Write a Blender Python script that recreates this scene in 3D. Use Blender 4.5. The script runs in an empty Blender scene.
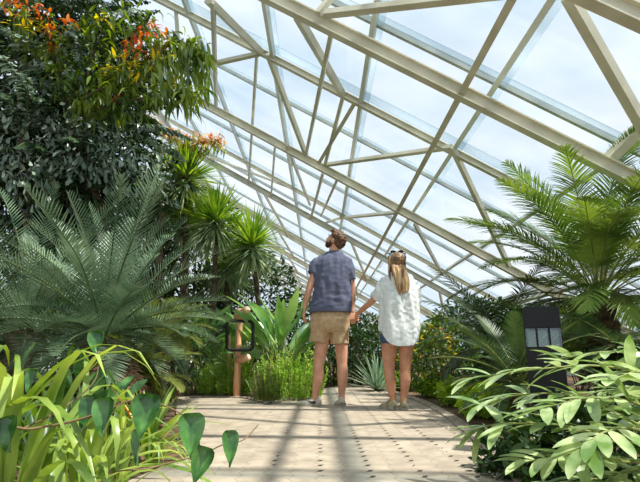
import bpy, bmesh, math, random
import numpy as np
from mathutils import Vector, Matrix, noise
SC = bpy.context.scene
COL = SC.collection
rng = np.random.default_rng(7)
R = math.radians

# ------------------------------------------------------------------ camera
F, HY, CH = 480.0, 355.0, 0.52
PIT = math.atan((HY-241)/F)
cd = bpy.data.cameras.new('camera'); cam = bpy.data.objects.new('camera', cd); COL.objects.link(cam)
cam.location = (0, 0, CH); cam.rotation_euler = (R(90)+PIT, 0, 0)
cd.sensor_width = 36; cd.lens = F/640*36; cd.clip_start = .05; cd.clip_end = 300
SC.camera = cam
SC.view_settings.view_transform = 'Standard'; SC.view_settings.look = 'None'
SC.view_settings.gamma = 1; SC.view_settings.use_curve_mapping = False
SC.view_settings.exposure = 0.35

# ------------------------------------------------------------------ sky and sun
W = bpy.data.worlds.new('sky'); SC.world = W; W.use_nodes = True
nt = W.node_tree; nt.nodes.clear()
def N(nt, t, **k):
    n = nt.nodes.new(t)
    for a, b in k.items(): setattr(n, a, b)
    return n
tc = N(nt, 'ShaderNodeTexCoord'); mp = N(nt, 'ShaderNodeMapping'); mp.inputs['Scale'].default_value = (1, 1, 2.2)
ns = N(nt, 'ShaderNodeTexNoise'); ns.inputs['Scale'].default_value = 1.9; ns.inputs['Detail'].default_value = 7; ns.inputs['Roughness'].default_value = .55
rp = N(nt, 'ShaderNodeValToRGB'); rp.color_ramp.elements[0].position = .36; rp.color_ramp.elements[1].position = .60
rp.color_ramp.elements[0].color = (.56, .72, .88, 1); rp.color_ramp.elements[1].color = (.86, .91, .95, 1)
bg = N(nt, 'ShaderNodeBackground'); bg.inputs['Strength'].default_value = .85; ow = N(nt, 'ShaderNodeOutputWorld')
L = nt.links
L.new(tc.outputs['Generated'], mp.inputs[0]); L.new(mp.outputs[0], ns.inputs['Vector']); L.new(ns.outputs['Fac'], rp.inputs[0])
L.new(rp.outputs[0], bg.inputs['Color']); L.new(bg.outputs[0], ow.inputs[0])
sd = bpy.data.lights.new('sun', 'SUN'); sd.energy = 6.2; sd.angle = R(1.3); sd.color = (1, .95, .86)
sun = bpy.data.objects.new('sun', sd); COL.objects.link(sun)
sdir = Vector((.452, -.16, .85)).normalized()        # towards the sun
sun.rotation_euler = sdir.to_track_quat('Z', 'Y').to_euler()

# ------------------------------------------------------------------ picture point -> world
def ray(px, py):
    u = (px-320)/F; v = (241-py)/F
    return Vector((u, math.cos(PIT)-math.sin(PIT)*v, math.sin(PIT)+math.cos(PIT)*v))
def P(px, py, Y):
    r = ray(px, py); return Vector((0, 0, CH)) + r*(Y/r.y)
def G(px, py, z=0.0):
    r = ray(px, py); return Vector((0, 0, CH)) + r*((z-CH)/r.z)

# ------------------------------------------------------------------ materials
def lin(c):
    c = [x/255 for x in c]
    return tuple(x/12.92 if x <= .04045 else ((x+.055)/1.055)**2.4 for x in c)+(1,)
def mat(name, c1, c2=None, rough=.6, scale=5, trans=0, spec=.4, bump=0, metal=0, detail=3, stretch=None, lo=.35, hi=.65, rnd=0):
    m = bpy.data.materials.new(name); m.use_nodes = True; t = m.node_tree; t.nodes.clear(); l = t.links
    out = N(t, 'ShaderNodeOutputMaterial'); b = N(t, 'ShaderNodeBsdfPrincipled')
    b.inputs['Roughness'].default_value = rough; b.inputs['Specular IOR Level'].default_value = spec; b.inputs['Metallic'].default_value = metal
    col = None
    if c2 is not None:
        g = N(t, 'ShaderNodeNewGeometry') if stretch is None else N(t, 'ShaderNodeTexCoord')
        src = g.outputs['Position'] if stretch is None else g.outputs['Object']
        mpn = N(t, 'ShaderNodeMapping'); mpn.inputs['Scale'].default_value = stretch or (1, 1, 1)
        l.new(src, mpn.inputs[0])
        n = N(t, 'ShaderNodeTexNoise'); n.inputs['Scale'].default_value = scale; n.inputs['Detail'].default_value = detail
        l.new(mpn.outputs[0], n.inputs['Vector'])
        r = N(t, 'ShaderNodeValToRGB'); r.color_ramp.elements[0].position = lo; r.color_ramp.elements[1].position = hi
        r.color_ramp.elements[0].color = lin(c1); r.color_ramp.elements[1].color = lin(c2)
        l.new(n.outputs['Fac'], r.inputs[0]); l.new(r.outputs[0], b.inputs['Base Color']); col = r.outputs[0]
        if bump:
            bp = N(t, 'ShaderNodeBump'); bp.inputs['Strength'].default_value = bump; bp.inputs['Distance'].default_value = .02
            l.new(n.outputs['Fac'], bp.inputs['Height']); l.new(bp.outputs[0], b.inputs['Normal'])
    else:
        b.inputs['Base Color'].default_value = lin(c1)
    if trans:
        tr = N(t, 'ShaderNodeBsdfTranslucent'); mx = N(t, 'ShaderNodeMixShader'); mx.inputs[0].default_value = trans
        if col is not None:
            hs = N(t, 'ShaderNodeHueSaturation'); hs.inputs['Hue'].default_value = .485; hs.inputs['Saturation'].default_value = 1.15; hs.inputs['Value'].default_value = 1.5
            l.new(col, hs.inputs['Color']); l.new(hs.outputs[0], tr.inputs[0])
        else:
            tr.inputs[0].default_value = lin(c1)
        l.new(b.outputs[0], mx.inputs[1]); l.new(tr.outputs[0], mx.inputs[2]); l.new(mx.outputs[0], out.inputs[0])
    else:
        l.new(b.outputs[0], out.inputs[0])
    return m

M = {}
M['cream'] = mat('cream_painted_steel', (188, 183, 158), (214, 209, 186), rough=.45, scale=3)
M['cream_light'] = mat('pale_painted_steel', (205, 210, 205), (222, 226, 220), rough=.45, scale=3)
M['bar'] = mat('glazing_bar_aluminium', (150, 160, 156), (176, 184, 178), rough=.4, scale=4)
M['curb'] = mat('bluish_roof_flashing', (176, 196, 208), (196, 212, 222), rough=.4, scale=2)
M['soil'] = mat('soil_with_leaf_litter', (58, 44, 30), (118, 94, 66), rough=.95, scale=14, bump=.8, detail=8)
M['curbstone'] = mat('weathered_concrete_edging', (128, 116, 100), (176, 164, 146), rough=.9, scale=18, bump=.3, detail=6)
M['wall'] = mat('white_rendered_wall', (190, 190, 180), (215, 214, 205), rough=.8, scale=3)
M['cycad'] = mat('blue_green_frond', (54, 82, 56), (132, 156, 122), rough=.36, scale=3, trans=.14, spec=.6)
M['cycad_y'] = mat('yellow_green_frond', (72, 98, 40), (140, 150, 76), rough=.45, scale=5, trans=.28)
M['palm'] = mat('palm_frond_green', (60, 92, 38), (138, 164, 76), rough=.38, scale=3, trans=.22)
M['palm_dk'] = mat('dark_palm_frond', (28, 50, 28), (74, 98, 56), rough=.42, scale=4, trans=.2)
M['rachis'] = mat('frond_stalk', (96, 112, 50), (150, 152, 84), rough=.5, scale=8)
M['rachis_dk'] = mat('dark_frond_stalk', (60, 82, 48), (96, 112, 64), rough=.5, scale=8)
M['rachis_br'] = mat('brown_stalk', (92, 74, 48), (136, 112, 74), rough=.7, scale=8)
M['dead'] = mat('dead_brown_frond', (92, 66, 48), (176, 136, 108), rough=.85, scale=9, trans=.15)
M['tree'] = mat('dark_glossy_leaf', (20, 38, 20), (58, 84, 44), rough=.24, scale=3.5, trans=.16, spec=.7)
M['tree2'] = mat('mid_green_tree_leaf', (52, 84, 28), (138, 160, 60), rough=.33, scale=4, trans=.32, spec=.6)
M['grey'] = mat('grey_green_glint_leaf', (62, 86, 64), (150, 168, 146), rough=.35, scale=4, trans=.15, spec=.6)  # grey-green leaf, its pale tone also painting in glossy highlights
M['orange'] = mat('orange_young_leaf', (168, 70, 30), (222, 138, 60), rough=.4, scale=9, trans=.35)
M['yellow'] = mat('yellow_young_leaf', (196, 180, 40), (236, 214, 70), rough=.4, scale=7, trans=.4)
M['peach'] = mat('peach_coloured_leaf', (210, 130, 84), (240, 206, 140), rough=.5, scale=9, trans=.3)
M['yucca'] = mat('sword_leaf', (92, 138, 48), (168, 194, 84), rough=.4, scale=5, trans=.3)
M['yucca_dk'] = mat('pale_hanging_sword_leaf', (92, 122, 78), (184, 198, 150), rough=.45, scale=5, trans=.2)
M['paddle'] = mat('paddle_leaf', (84, 134, 72), (160, 196, 112), rough=.32, scale=3, trans=.3, spec=.6)
M['fern'] = mat('bright_green_shrub', (112, 160, 56), (184, 216, 100), rough=.5, scale=6, trans=.35)
M['bushdk'] = mat('deep_green_shrub', (24, 46, 20), (68, 100, 42), rough=.42, scale=5, trans=.22, spec=.5)
M['bushmid'] = mat('mid_green_shrub', (46, 76, 28), (112, 144, 58), rough=.42, scale=5, trans=.28, spec=.5)
M['lime'] = mat('lime_ground_cover', (116, 160, 44), (184, 210, 84), rough=.42, scale=7, trans=.4)
M['agave'] = mat('blue_grey_agave', (104, 136, 112), (168, 190, 158), rough=.5, scale=5, trans=.1)
M['strap'] = mat('strap_leaf_lime', (92, 124, 44), (166, 186, 90), rough=.33, scale=5, trans=.3, spec=.6)
M['strap_dk'] = mat('strap_leaf_green', (48, 84, 32), (104, 138, 58), rough=.33, scale=5, trans=.35, spec=.6)
M['heart'] = mat('glossy_heart_leaf', (30, 76, 32), (92, 140, 70), rough=.2, scale=16, trans=.14, spec=.7)
M['oblong'] = mat('leathery_oblong_leaf', (104, 138, 66), (196, 212, 156), rough=.3, scale=11, trans=.26, spec=.7)
M['bark'] = mat('tree_bark', (56, 46, 34), (110, 94, 72), rough=.9, scale=16, bump=.6, detail=6)
M['timber'] = mat('peeled_timber', (208, 144, 104), (238, 190, 150), rough=.6, scale=6, stretch=(6, 6, .8))
M['endgrain'] = mat('pale_timber_end', (242, 200, 166), (248, 220, 190), rough=.6, scale=12)
M['black'] = mat('black_painted_metal', (7, 7, 8), (14, 14, 15), rough=.5, scale=20)
M['skin'] = mat('skin', (198, 142, 114), (216, 162, 132), rough=.5, scale=12, spec=.4)
M['skinw'] = mat('tanned_skin', (186, 130, 100), (204, 148, 116), rough=.45, scale=12, spec=.4)
M['hair'] = mat('brown_hair', (58, 38, 26), (120, 86, 58), rough=.5, scale=60, bump=.6, stretch=(1, 1, .4))
M['beard'] = mat('dark_beard', (48, 30, 22), (84, 54, 38), rough=.7, scale=80, bump=.4)
M['blonde'] = mat('blonde_highlighted_hair', (112, 78, 48), (222, 184, 132), rough=.42, scale=34, bump=.5, stretch=(1, 1, .12))
M['hairw'] = mat('brown_root_hair', (70, 50, 34), (150, 116, 78), rough=.42, scale=40, bump=.5, stretch=(1, 1, .2))
M['navy'] = mat('slate_blue_cotton', (84, 88, 106), (98, 102, 122), rough=.9, scale=30, spec=.2)
M['khaki'] = mat('khaki_cotton', (176, 148, 112), (194, 166, 130), rough=.9, scale=30, spec=.2)
M['white'] = mat('white_linen', (226, 230, 226), (240, 243, 240), rough=.9, scale=30, trans=.18, spec=.2)
M['denim'] = mat('blue_denim', (52, 72, 98), (76, 98, 124), rough=.9, scale=60, spec=.2)
M['shoe'] = mat('off_white_shoe', (176, 170, 150), (204, 197, 178), rough=.7, scale=20)
M['shoew'] = mat('beige_shoe', (140, 134, 100), (172, 164, 130), rough=.7, scale=20)
M['sole'] = mat('rubber_sole', (150, 144, 128), (180, 172, 154), rough=.7, scale=20)
M['eye'] = mat('eye_white', (225, 222, 215), rough=.2)
M['lip'] = mat('lips', (160, 84, 74), rough=.5)

def glass_mat(name, tint, diff, gl):
    m = bpy.data.materials.new(name); m.use_nodes = True; t = m.node_tree; t.nodes.clear(); l = t.links
    out = N(t, 'ShaderNodeOutputMaterial'); tr = N(t, 'ShaderNodeBsdfTransparent'); tr.inputs[0].default_value = tint
    df = N(t, 'ShaderNodeBsdfTranslucent'); df.inputs[0].default_value = (.85, .9, .93, 1); g = N(t, 'ShaderNodeBsdfGlossy'); g.inputs['Roughness'].default_value = .05
    m1 = N(t, 'ShaderNodeMixShader'); m2 = N(t, 'ShaderNodeMixShader')
    geo = N(t, 'ShaderNodeNewGeometry'); mpn = N(t, 'ShaderNodeMapping'); mpn.inputs['Scale'].default_value = (.8, 1.6, .8); mpn.inputs['Rotation'].default_value = (0, 0, .3)
    n = N(t, 'ShaderNodeTexNoise'); n.inputs['Scale'].default_value = .9; n.inputs['Detail'].default_value = 5
    mr = N(t, 'ShaderNodeMapRange'); mr.inputs[1].default_value = .35; mr.inputs[2].default_value = .75; mr.inputs[3].default_value = diff*.3; mr.inputs[4].default_value = diff*1.8
    l.new(geo.outputs['Position'], mpn.inputs[0]); l.new(mpn.outputs[0], n.inputs['Vector']); l.new(n.outputs['Fac'], mr.inputs[0]); l.new(mr.outputs[0], m1.inputs[0])
    l.new(tr.outputs[0], m1.inputs[1]); l.new(df.outputs[0], m1.inputs[2]); m2.inputs[0].default_value = gl
    l.new(m1.outputs[0], m2.inputs[1]); l.new(g.outputs[0], m2.inputs[2]); l.new(m2.outputs[0], out.inputs[0])
    return m
M['curb'] = glass_mat('bluish_roof_flashing', (.74, .80, .83, 1), .12, .04)
M['glass'] = glass_mat('dusty_roof_glass', (.94, .97, .985, 1), .05, .03)
M['lens'] = glass_mat('lamp_glass', (.78, .84, .82, 1), .04, .16)

def paver_mat():
    m = bpy.data.materials.new('interlocking_pavers'); m.use_nodes = True; t = m.node_tree; t.nodes.clear(); l = t.links
    out = N(t, 'ShaderNodeOutputMaterial'); b = N(t, 'ShaderNodeBsdfPrincipled'); b.inputs['Roughness'].default_value = .85
    geo = N(t, 'ShaderNodeNewGeometry')
    mp_ = N(t, 'ShaderNodeMapping'); mp_.inputs['Rotation'].default_value = (0, 0, R(90)); l.new(geo.outputs['Position'], mp_.inputs[0])
    # zig-zag the joints, as toothed interlocking blocks have
    sx = N(t, 'ShaderNodeSeparateXYZ'); l.new(mp_.outputs[0], sx.inputs[0])
    w = N(t, 'ShaderNodeMath', operation='PINGPONG'); w.inputs[1].default_value = .055; l.new(sx.outputs[0], w.inputs[0])
    w2 = N(t, 'ShaderNodeMath', operation='MULTIPLY_ADD'); w2.inputs[1].default_value = .45; l.new(w.outputs[0], w2.inputs[0]); l.new(sx.outputs[1], w2.inputs[2])
    cx = N(t, 'ShaderNodeCombineXYZ'); l.new(sx.outputs[0], cx.inputs[0]); l.new(w2.outputs[0], cx.inputs[1])
    br = N(t, 'ShaderNodeTexBrick'); br.offset = .5; br.inputs['Scale'].default_value = 1
    br.inputs['Brick Width'].default_value = .22; br.inputs['Row Height'].default_value = .115; br.inputs['Mortar Size'].default_value = .0035
    br.inputs['Mortar Smooth'].default_value = .3; br.inputs['Color1'].default_value = lin((174, 160, 140)); br.inputs['Color2'].default_value = lin((160, 146, 128)); br.inputs['Mortar'].default_value = lin((146, 132, 114))
    l.new(cx.outputs[0], br.inputs['Vector'])
    # open notches between the teeth: short dark gaps in the rows along the path
    gx = N(t, 'ShaderNodeMath', operation='FRACT'); a1 = N(t, 'ShaderNodeMath', operation='DIVIDE'); a1.inputs[1].default_value = .11; l.new(sx.outputs[0], a1.inputs[0]); l.new(a1.outputs[0], gx.inputs[0])
    g1 = N(t, 'ShaderNodeMath', operation='LESS_THAN'); g1.inputs[1].default_value = .34; l.new(gx.outputs[0], g1.inputs[0])
    gy = N(t, 'ShaderNodeMath', operation='FRACT'); a2 = N(t, 'ShaderNodeMath', operation='DIVIDE'); a2.inputs[1].default_value = .23; l.new(w2.outputs[0], a2.inputs[0]); l.new(a2.outputs[0], gy.inputs[0])
    g2 = N(t, 'ShaderNodeMath', operation='LESS_THAN'); g2.inputs[1].default_value = .09; l.new(gy.outputs[0], g2.inputs[0])
    nz = N(t, 'ShaderNodeTexNoise'); nz.inputs['Scale'].default_value = 2.6; nz.inputs['Detail'].default_value = 4; l.new(geo.outputs['Position'], nz.inputs['Vector'])
    # the notches are open on the right-hand lanes, choked with sand on the left
    sp = N(t, 'ShaderNodeSeparateXYZ'); l.new(geo.outputs['Position'], sp.inputs[0])
    mrx = N(t, 'ShaderNodeMapRange'); mrx.inputs[1].default_value = -.5; mrx.inputs[2].default_value = .4; mrx.inputs[3].default_value = .66; mrx.inputs[4].default_value = .36; l.new(sp.outputs[0], mrx.inputs[0])
    g3 = N(t, 'ShaderNodeMath', operation='GREATER_THAN'); l.new(nz.outputs['Fac'], g3.inputs[0]); l.new(mrx.outputs[0], g3.inputs[1])
    q = N(t, 'ShaderNodeMath', operation='MULTIPLY'); l.new(g1.outputs[0], q.inputs[0]); l.new(g2.outputs[0], q.inputs[1])
    q2 = N(t, 'ShaderNodeMath', operation='MULTIPLY'); l.new(q.outputs[0], q2.inputs[0]); l.new(g3.outputs[0], q2.inputs[1])
    n2 = N(t, 'ShaderNodeTexNoise'); n2.inputs['Scale'].default_value = 9; n2.inputs['Detail'].default_value = 8; l.new(geo.outputs['Position'], n2.inputs['Vector'])
    r2 = N(t, 'ShaderNodeValToRGB'); r2.color_ramp.elements[0].color = (.74, .74, .74, 1); r2.color_ramp.elements[1].color = (1.06, 1.06, 1.06, 1); r2.color_ramp.elements[0].position = .3; r2.color_ramp.elements[1].position = .62
    l.new(n2.outputs['Fac'], r2.inputs[0])
    mm = N(t, 'ShaderNodeMixRGB', blend_type='MULTIPLY'); mm.inputs[0].default_value = 1; l.new(br.outputs['Color'], mm.inputs[1]); l.new(r2.outputs[0], mm.inputs[2])
    mx = N(t, 'ShaderNodeMixRGB'); l.new(q2.outputs[0], mx.inputs[0]); l.new(mm.outputs[0], mx.inputs[1]); mx.inputs[2].default_value = lin((52, 46, 40))
    l.new(mx.outputs[0], b.inputs['Base Color'])
    bp = N(t, 'ShaderNodeBump'); bp.inputs['Strength'].default_value = .35; bp.inputs['Distance'].default_value = .01; l.new(n2.outputs['Fac'], bp.inputs['Height']); l.new(bp.outputs[0], b.inputs['Normal'])
    l.new(b.outputs[0], out.inputs[0]); return m
M['paver'] = paver_mat()

# ------------------------------------------------------------------ mesh building helpers
class MB:
    def __init__(s): s.v = []; s.f = []; s.m = []; s.n = 0
    def add(s, v, f, mi=0):
        v = np.asarray(v, float).reshape(-1, 3); s.v.append(v)
        f = [tuple(int(i)+s.n for i in q) for q in f]; s.f += f; s.m += [mi]*len(f); s.n += len(v)
    def verts(s): return np.concatenate(s.v) if s.v else np.zeros((0, 3))
    def build(s, name, mats, parent=None, smooth=True, origin=(0, 0, 0)):
        me = bpy.data.meshes.new(name); o = bpy.data.objects.new(name, me); COL.objects.link(o)
        v = s.verts()
        if name in ('frond', 'foliage', 'inner_foliage', 'hanging_foliage'): v[:, 2] = np.minimum(v[:, 2], CH+3.85-.577*v[:, 0])
        og = np.array(origin if parent is None else parent.location); v = v-og
        me.from_pydata(v.tolist(), [], s.f)
        if parent is None: o.location = origin
        else: o.parent = parent
        for q in (mats if isinstance(mats, (list, tuple)) else [mats]): me.materials.append(M[q])
        me.polygons.foreach_set('material_index', s.m)
        me.polygons.foreach_set('use_smooth', [smooth]*len(s.f)); me.update()
        return o
def unit(a): return a/np.maximum(np.linalg.norm(a, axis=-1, keepdims=True), 1e-9)
def frames(p):
    p = np.asarray(p, float); t = unit(np.gradient(p, axis=0)); r = np.zeros_like(t)
    a = np.array([0, 0, 1.]) if abs(t[0][2]) < .9 else np.array([0, 1., 0])
    x = unit(np.cross(t[0], a))
    for i in range(len(p)):
        x = unit(x - t[i]*np.dot(x, t[i])); r[i] = x
    return t, r, np.cross(t, r)
def tube(mb, p, rad, n=8, mi=0, cap=True, flat=1.0):
    p = np.asarray([tuple(q) for q in p], float); k = len(p); rad = np.broadcast_to(np.asarray(rad, float), (k,))
    t, x, y = frames(p); a = np.arange(n)*2*math.pi/n
    v = p[:, None]+rad[:, None, None]*(np.cos(a)[None, :, None]*x[:, None]+flat*np.sin(a)[None, :, None]*y[:, None])
    f = [(i*n+j, i*n+(j+1) % n, (i+1)*n+(j+1) % n, (i+1)*n+j) for i in range(k-1) for j in range(n)]
    if cap: f += [tuple(range(n))[::-1], tuple((k-1)*n+j for j in range(n))]
    mb.add(v, f, mi)
def smooth_path(p, n=12):
    p = [np.array(tuple(q), float) for q in p]; p = [2*p[0]-p[1]]+p+[2*p[-1]-p[-2]]; out = []
    for i in range(1, len(p)-2):
        for k in range(n):
            t = k/n; a, b, c, d = p[i-1:i+3]
            out.append(.5*((2*b)+(c-a)*t+(2*a-5*b+4*c-d)*t*t+(3*b-a-3*c+d)*t**3))
    out.append(p[-2]); return np.array(out)
def rings(mb, rs, mi=0, cap=True):
    n = len(rs[0]); k = len(rs)
    f = [(i*n+j, i*n+(j+1) % n, (i+1)*n+(j+1) % n, (i+1)*n+j) for i in range(k-1) for j in range(n)]
    if cap: f += [tuple(range(n))[::-1], tuple((k-1)*n+j for j in range(n))]
    mb.add(np.array(rs).reshape(-1, 3), f, mi)
def ering(c, rx, ry, n=24, e=2.4):
    a = np.arange(n)*2*math.pi/n; ca, sa = np.cos(a), np.sin(a)
    return np.stack([c[0]+rx*np.sign(ca)*np.abs(ca)**(2/e), c[1]+ry*np.sign(sa)*np.abs(sa)**(2/e), np.full(n, c[2])], 1)
def ball(mb, c, r, rot=None, mi=0, n=14, k=9):
    r = np.broadcast_to(np.asarray(r, float), (3,)); vs = []
    for i in range(k+1):
        th = math.pi*(i+.001)/(k+.002)
        for j in range(n):
            a = 2*math.pi*j/n; vs.append((r[0]*math.sin(th)*math.cos(a), r[1]*math.sin(th)*math.sin(a), r[2]*math.cos(th)))
    v = np.array(vs)
    if rot is not None: v = v @ np.array(rot).T
    v = v+np.array(tuple(c))
    f = [(i*n+j, (i+1)*n+j, (i+1)*n+(j+1) % n, i*n+(j+1) % n) for i in range(k) for j in range(n)]
    f += [tuple(range(n)), tuple(k*n+j for j in range(n))[::-1]]
    mb.add(v, f, mi)
def beam(mb, a, b, w, h, up=(0, 0, 1), prof='box', mi=0):
    a = np.array(tuple(a)); b = np.array(tuple(b)); d = unit(b-a); s = unit(np.cross(d, up)); u = np.cross(s, d)
    if prof == 'box': pr = [(-w/2, -h/2), (w/2, -h/2), (w/2, h/2), (-w/2, h/2)]
    else:
        tf = h*.11; tw = w*.12
        pr = [(-w/2, -h/2), (w/2, -h/2), (w/2, -h/2+tf), (tw, -h/2+tf), (tw, h/2-tf), (w/2, h/2-tf), (w/2, h/2), (-w/2, h/2), (-w/2, h/2-tf), (-tw, h/2-tf), (-tw, -h/2+tf), (-w/2, -h/2+tf)]
    k = len(pr); v = [a+s*x+u*y for x, y in pr]+[b+s*x+u*y for x, y in pr]
    f = [(j, (j+1) % k, k+(j+1) % k, k+j) for j in range(k)]+[tuple(range(k))[::-1], tuple(range(k, 2*k))]
    mb.add(v, f, mi)
def tag(o, label=None, cat=None, group=None, kind=None):
    if label: o['label'] = label
    if cat: o['category'] = cat
    if group: o['group'] = group
    if kind: o['kind'] = kind
    return o
def empty(name, loc, label=None, cat=None, group=None, kind=None):
    o = bpy.data.objects.new(name, None); COL.objects.link(o); o.location = tuple(loc); o.empty_display_size = .1
    return tag(o, label, cat, group, kind)

PROF = dict(lance=[.15, .75, 1, .85, .5, .03], strap=[.6, .9, 1, 1, .92, .78, .5, .04], needle=[.8, 1, .8, .08], oblong=[.22, .72, .96, 1, .92, .68, .12],
            wedge=[.08, .3, .62, .95, .7], paddle=[.12, .6, .95, 1, .85, .5, .05], sword=[.8, 1, .95, .75, .45, .03], round=[.2, .85, 1, .7, .05], heart=[.35, .95, 1, .92, .72, .4, .03])
def blades(mb, base, d, nrm, Ln, Wd, prof='lance', droop=0., fold=.25, mi=0, wav=0.):
    w = np.array(PROF[prof]); S = len(w)-1
    base = np.atleast_2d(base).astype(float); n = len(base)
    d = unit(np.broadcast_to(d, (n, 3)).astype(float)); nrm = np.broadcast_to(nrm, (n, 3)).astype(float)
    Ln = np.broadcast_to(Ln, (n,)); Wd = np.broadcast_to(Wd, (n,)); droop = np.broadcast_to(droop, (n,))
    side = np.cross(d, nrm); bad = np.linalg.norm(side, axis=1) < .05
    side[bad] = np.cross(d[bad], [1, .3, .2]); side = unit(side); p = base.copy(); V = np.zeros((n, S+1, 3, 3))
    for i in range(S+1):
        t = i/S; dt = unit(d+(droop*t)[:, None]*np.array([0, 0, -1.])); nt_ = np.cross(side, dt)
        if i: p = p+dt*(Ln/S)[:, None]
        hw = (Wd*w[i]/2)[:, None]; nf = nt_*fold
        V[:, i, 0] = p-side*hw+nf*hw; V[:, i, 1] = p; V[:, i, 2] = p+side*hw+nf*hw
        if wav: V[:, i] += nt_[:, None]*rng.normal(0, wav, (n, 1, 1))
    idx = np.arange(n)[:, None, None]*((S+1)*3)+np.arange(S)[None, :, None]*3+np.arange(2)[None, None, :]
    idx = idx.reshape(-1); f = np.stack([idx, idx+1, idx+4, idx+3], 1)
    mb.add(V, f.tolist(), mi)
def curve_pts(c, az, el, Ln, droop, n=18):
    h = np.array([math.cos(az), math.sin(az), 0]); e = el; p = np.array(tuple(c), float); out = [p.copy()]
    for i in range(n):
        e = el-droop*((i+.5)/n)**1.3; p = p+(h*math.cos(e)+np.array([0, 0, math.sin(e)]))*Ln/n; out.append(p.copy())
    return np.array(out)
def frond(mb, pts, n=40, ll=.2, lw=.012, ang=60, t0=.12, vee=.25, prof='needle', droop=.3, shape=None, rr=.008, fold=.2, jit=.06, mi=0, mr=1, side=None):
    pts = np.asarray(pts, float); k = len(pts); tt = np.linspace(t0, .995, n); s = tt*(k-1); i0 = np.minimum(s.astype(int), k-2); fr = (s-i0)[:, None]
    p = pts[i0]*(1-fr)+pts[i0+1]*fr; T = unit(np.gradient(pts, axis=0)); T = unit(T[i0]*(1-fr)+T[i0+1]*fr)
    sd = np.cross(T, [0, 0, 1.])
    if side is not None: sd = np.broadcast_to(np.array(side, float), sd.shape)
    bad = np.linalg.norm(sd, axis=1) < .15
    if bad.any():
        hz = pts[-1]-pts[0]; hz[2] = 0; sd[bad] = np.cross(unit(hz), [0, 0, 1.])
    sd = unit(sd); up = unit(np.cross(sd, T)); u = (tt-t0)/(1-t0)
    prof_l = np.sin(np.pi*np.clip(.12+.86*u, 0, 1))**.6 if shape is None else shape(u)
    for sg in (-1, 1):
        a = R(ang)*(1-.45*u)[:, None]; d = T*np.cos(a)+sd*sg*np.sin(a)+up*vee+rng.normal(0, jit, (n, 3))
        blades(mb, p, d, up, ll*prof_l*rng.uniform(.92, 1.06, n), lw, prof, droop, fold, mi)
    tube(mb, pts, np.linspace(rr, rr*.3, k), 5, mr)

def palm(name, label, cat, c, n, Ln, els, azr=(0, 2*math.pi), mats=('cycad', 'rachis'), droop=(.5, 1.1), fk={}, group=None, trunk=None, tr=.12, fname='frond', root=None):
    r = root or empty(name, (c[0], c[1], 0), label, cat, group)
    if trunk:
        tb = MB(); z = np.linspace(0, c[2], 14); tube(tb, [(c[0], c[1], q) for q in z], tr*(1+.12*np.array([(-1)**i for i in range(14)])), 10)
        tb.build('trunk', trunk, r)
    for i in range(n):
        az = azr[0]+(azr[1]-azr[0])*((i*.618034) % 1)+rng.normal(0, .08); q = (i+.5)/n
        el = R(els[0]+(els[1]-els[0])*q+rng.normal(0, 4)); L_ = Ln*rng.uniform(.85, 1.08)*(.56+.44*min(1, max(0, el)/R(45)))
        dr = droop[0]+(droop[1]-droop[0])*(1-q)
        mb = MB(); frond(mb, curve_pts(np.array(tuple(c))+rng.normal(0, .02, 3), az, el, L_, dr*rng.uniform(.85, 1.15)), **fk)
        mb.build(fname, list(mats), r)
    return r

def dirs(n, up=.2):
    v = rng.normal(0, 1, (n, 3)); v[:, 2] += up; return unit(v)
def leafmass(mb, c, rad, n, ll, lw, prof='lance', shell=.45, up=.3, droop=.5, fold=.25, mi=0, ang=.8):
    d = unit(rng.normal(0, 1, (n, 3))); r = shell+(1-shell)*rng.random(n)**.5
    p = np.array(tuple(c))+d*r[:, None]*np.array(rad); p[:, 2] = np.maximum(p[:, 2], .03)
    dd = unit(d+rng.normal(0, ang, (n, 3))+np.array([0, 0, up])); nr = unit(rng.normal(0, .6, (n, 3))+np.array([0, 0, 1.]))
    blades(mb, p, dd, nr, ll*rng.uniform(.6, 1.2, n), lw*rng.uniform(.7, 1.2, n), prof, droop, fold, mi)
def shrub(name, label, c, rad, n, ll, lw, m, prof='lance', cat='shrub', group=None, stems=7, up=.3, droop=.5, extra=None, shell=.45, smat='bark'):
    """c = foliage centre; stems rise from the soil under it"""
    r = empty(name, (c[0], c[1], 0), label, cat, group)
    mb = MB(); leafmass(mb, c, rad, n, ll, lw, prof, up=up, droop=droop, shell=shell)
    ms = [m]
    if extra:
        for j, (em, en, el, ew, ep, part) in enumerate(extra):
            e = MB(); q = np.array(tuple(c))+np.array([0, 0, rad[2]*.25]); leafmass(e, q, np.array(rad)*np.array([1, 1, .85]), en, el, ew, ep, shell=.85, up=up); e.build(part, em, r)
    mb.build('foliage', ms, r)
    sb = MB()
    for i in range(stems):
        a = rng.uniform(0, 2*math.pi); q = rng.uniform(.1, .75)
        e = np.array([c[0]+math.cos(a)*rad[0]*q, c[1]+math.sin(a)*rad[1]*q, c[2]+rad[2]*rng.uniform(.1, .7)])
        b = np.array([c[0]+math.cos(a)*.08*rad[0], c[1]+math.sin(a)*.08*rad[1], 0]); mid = (b+e)/2+rng.normal(0, .04, 3)
        tube(sb, smooth_path([b, mid, e], 4), np.linspace(.018, .005, 9)*max(.4, min(2.5, rad[2])), 6)
    sb.build('stem', smat, r)
    return r

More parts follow.
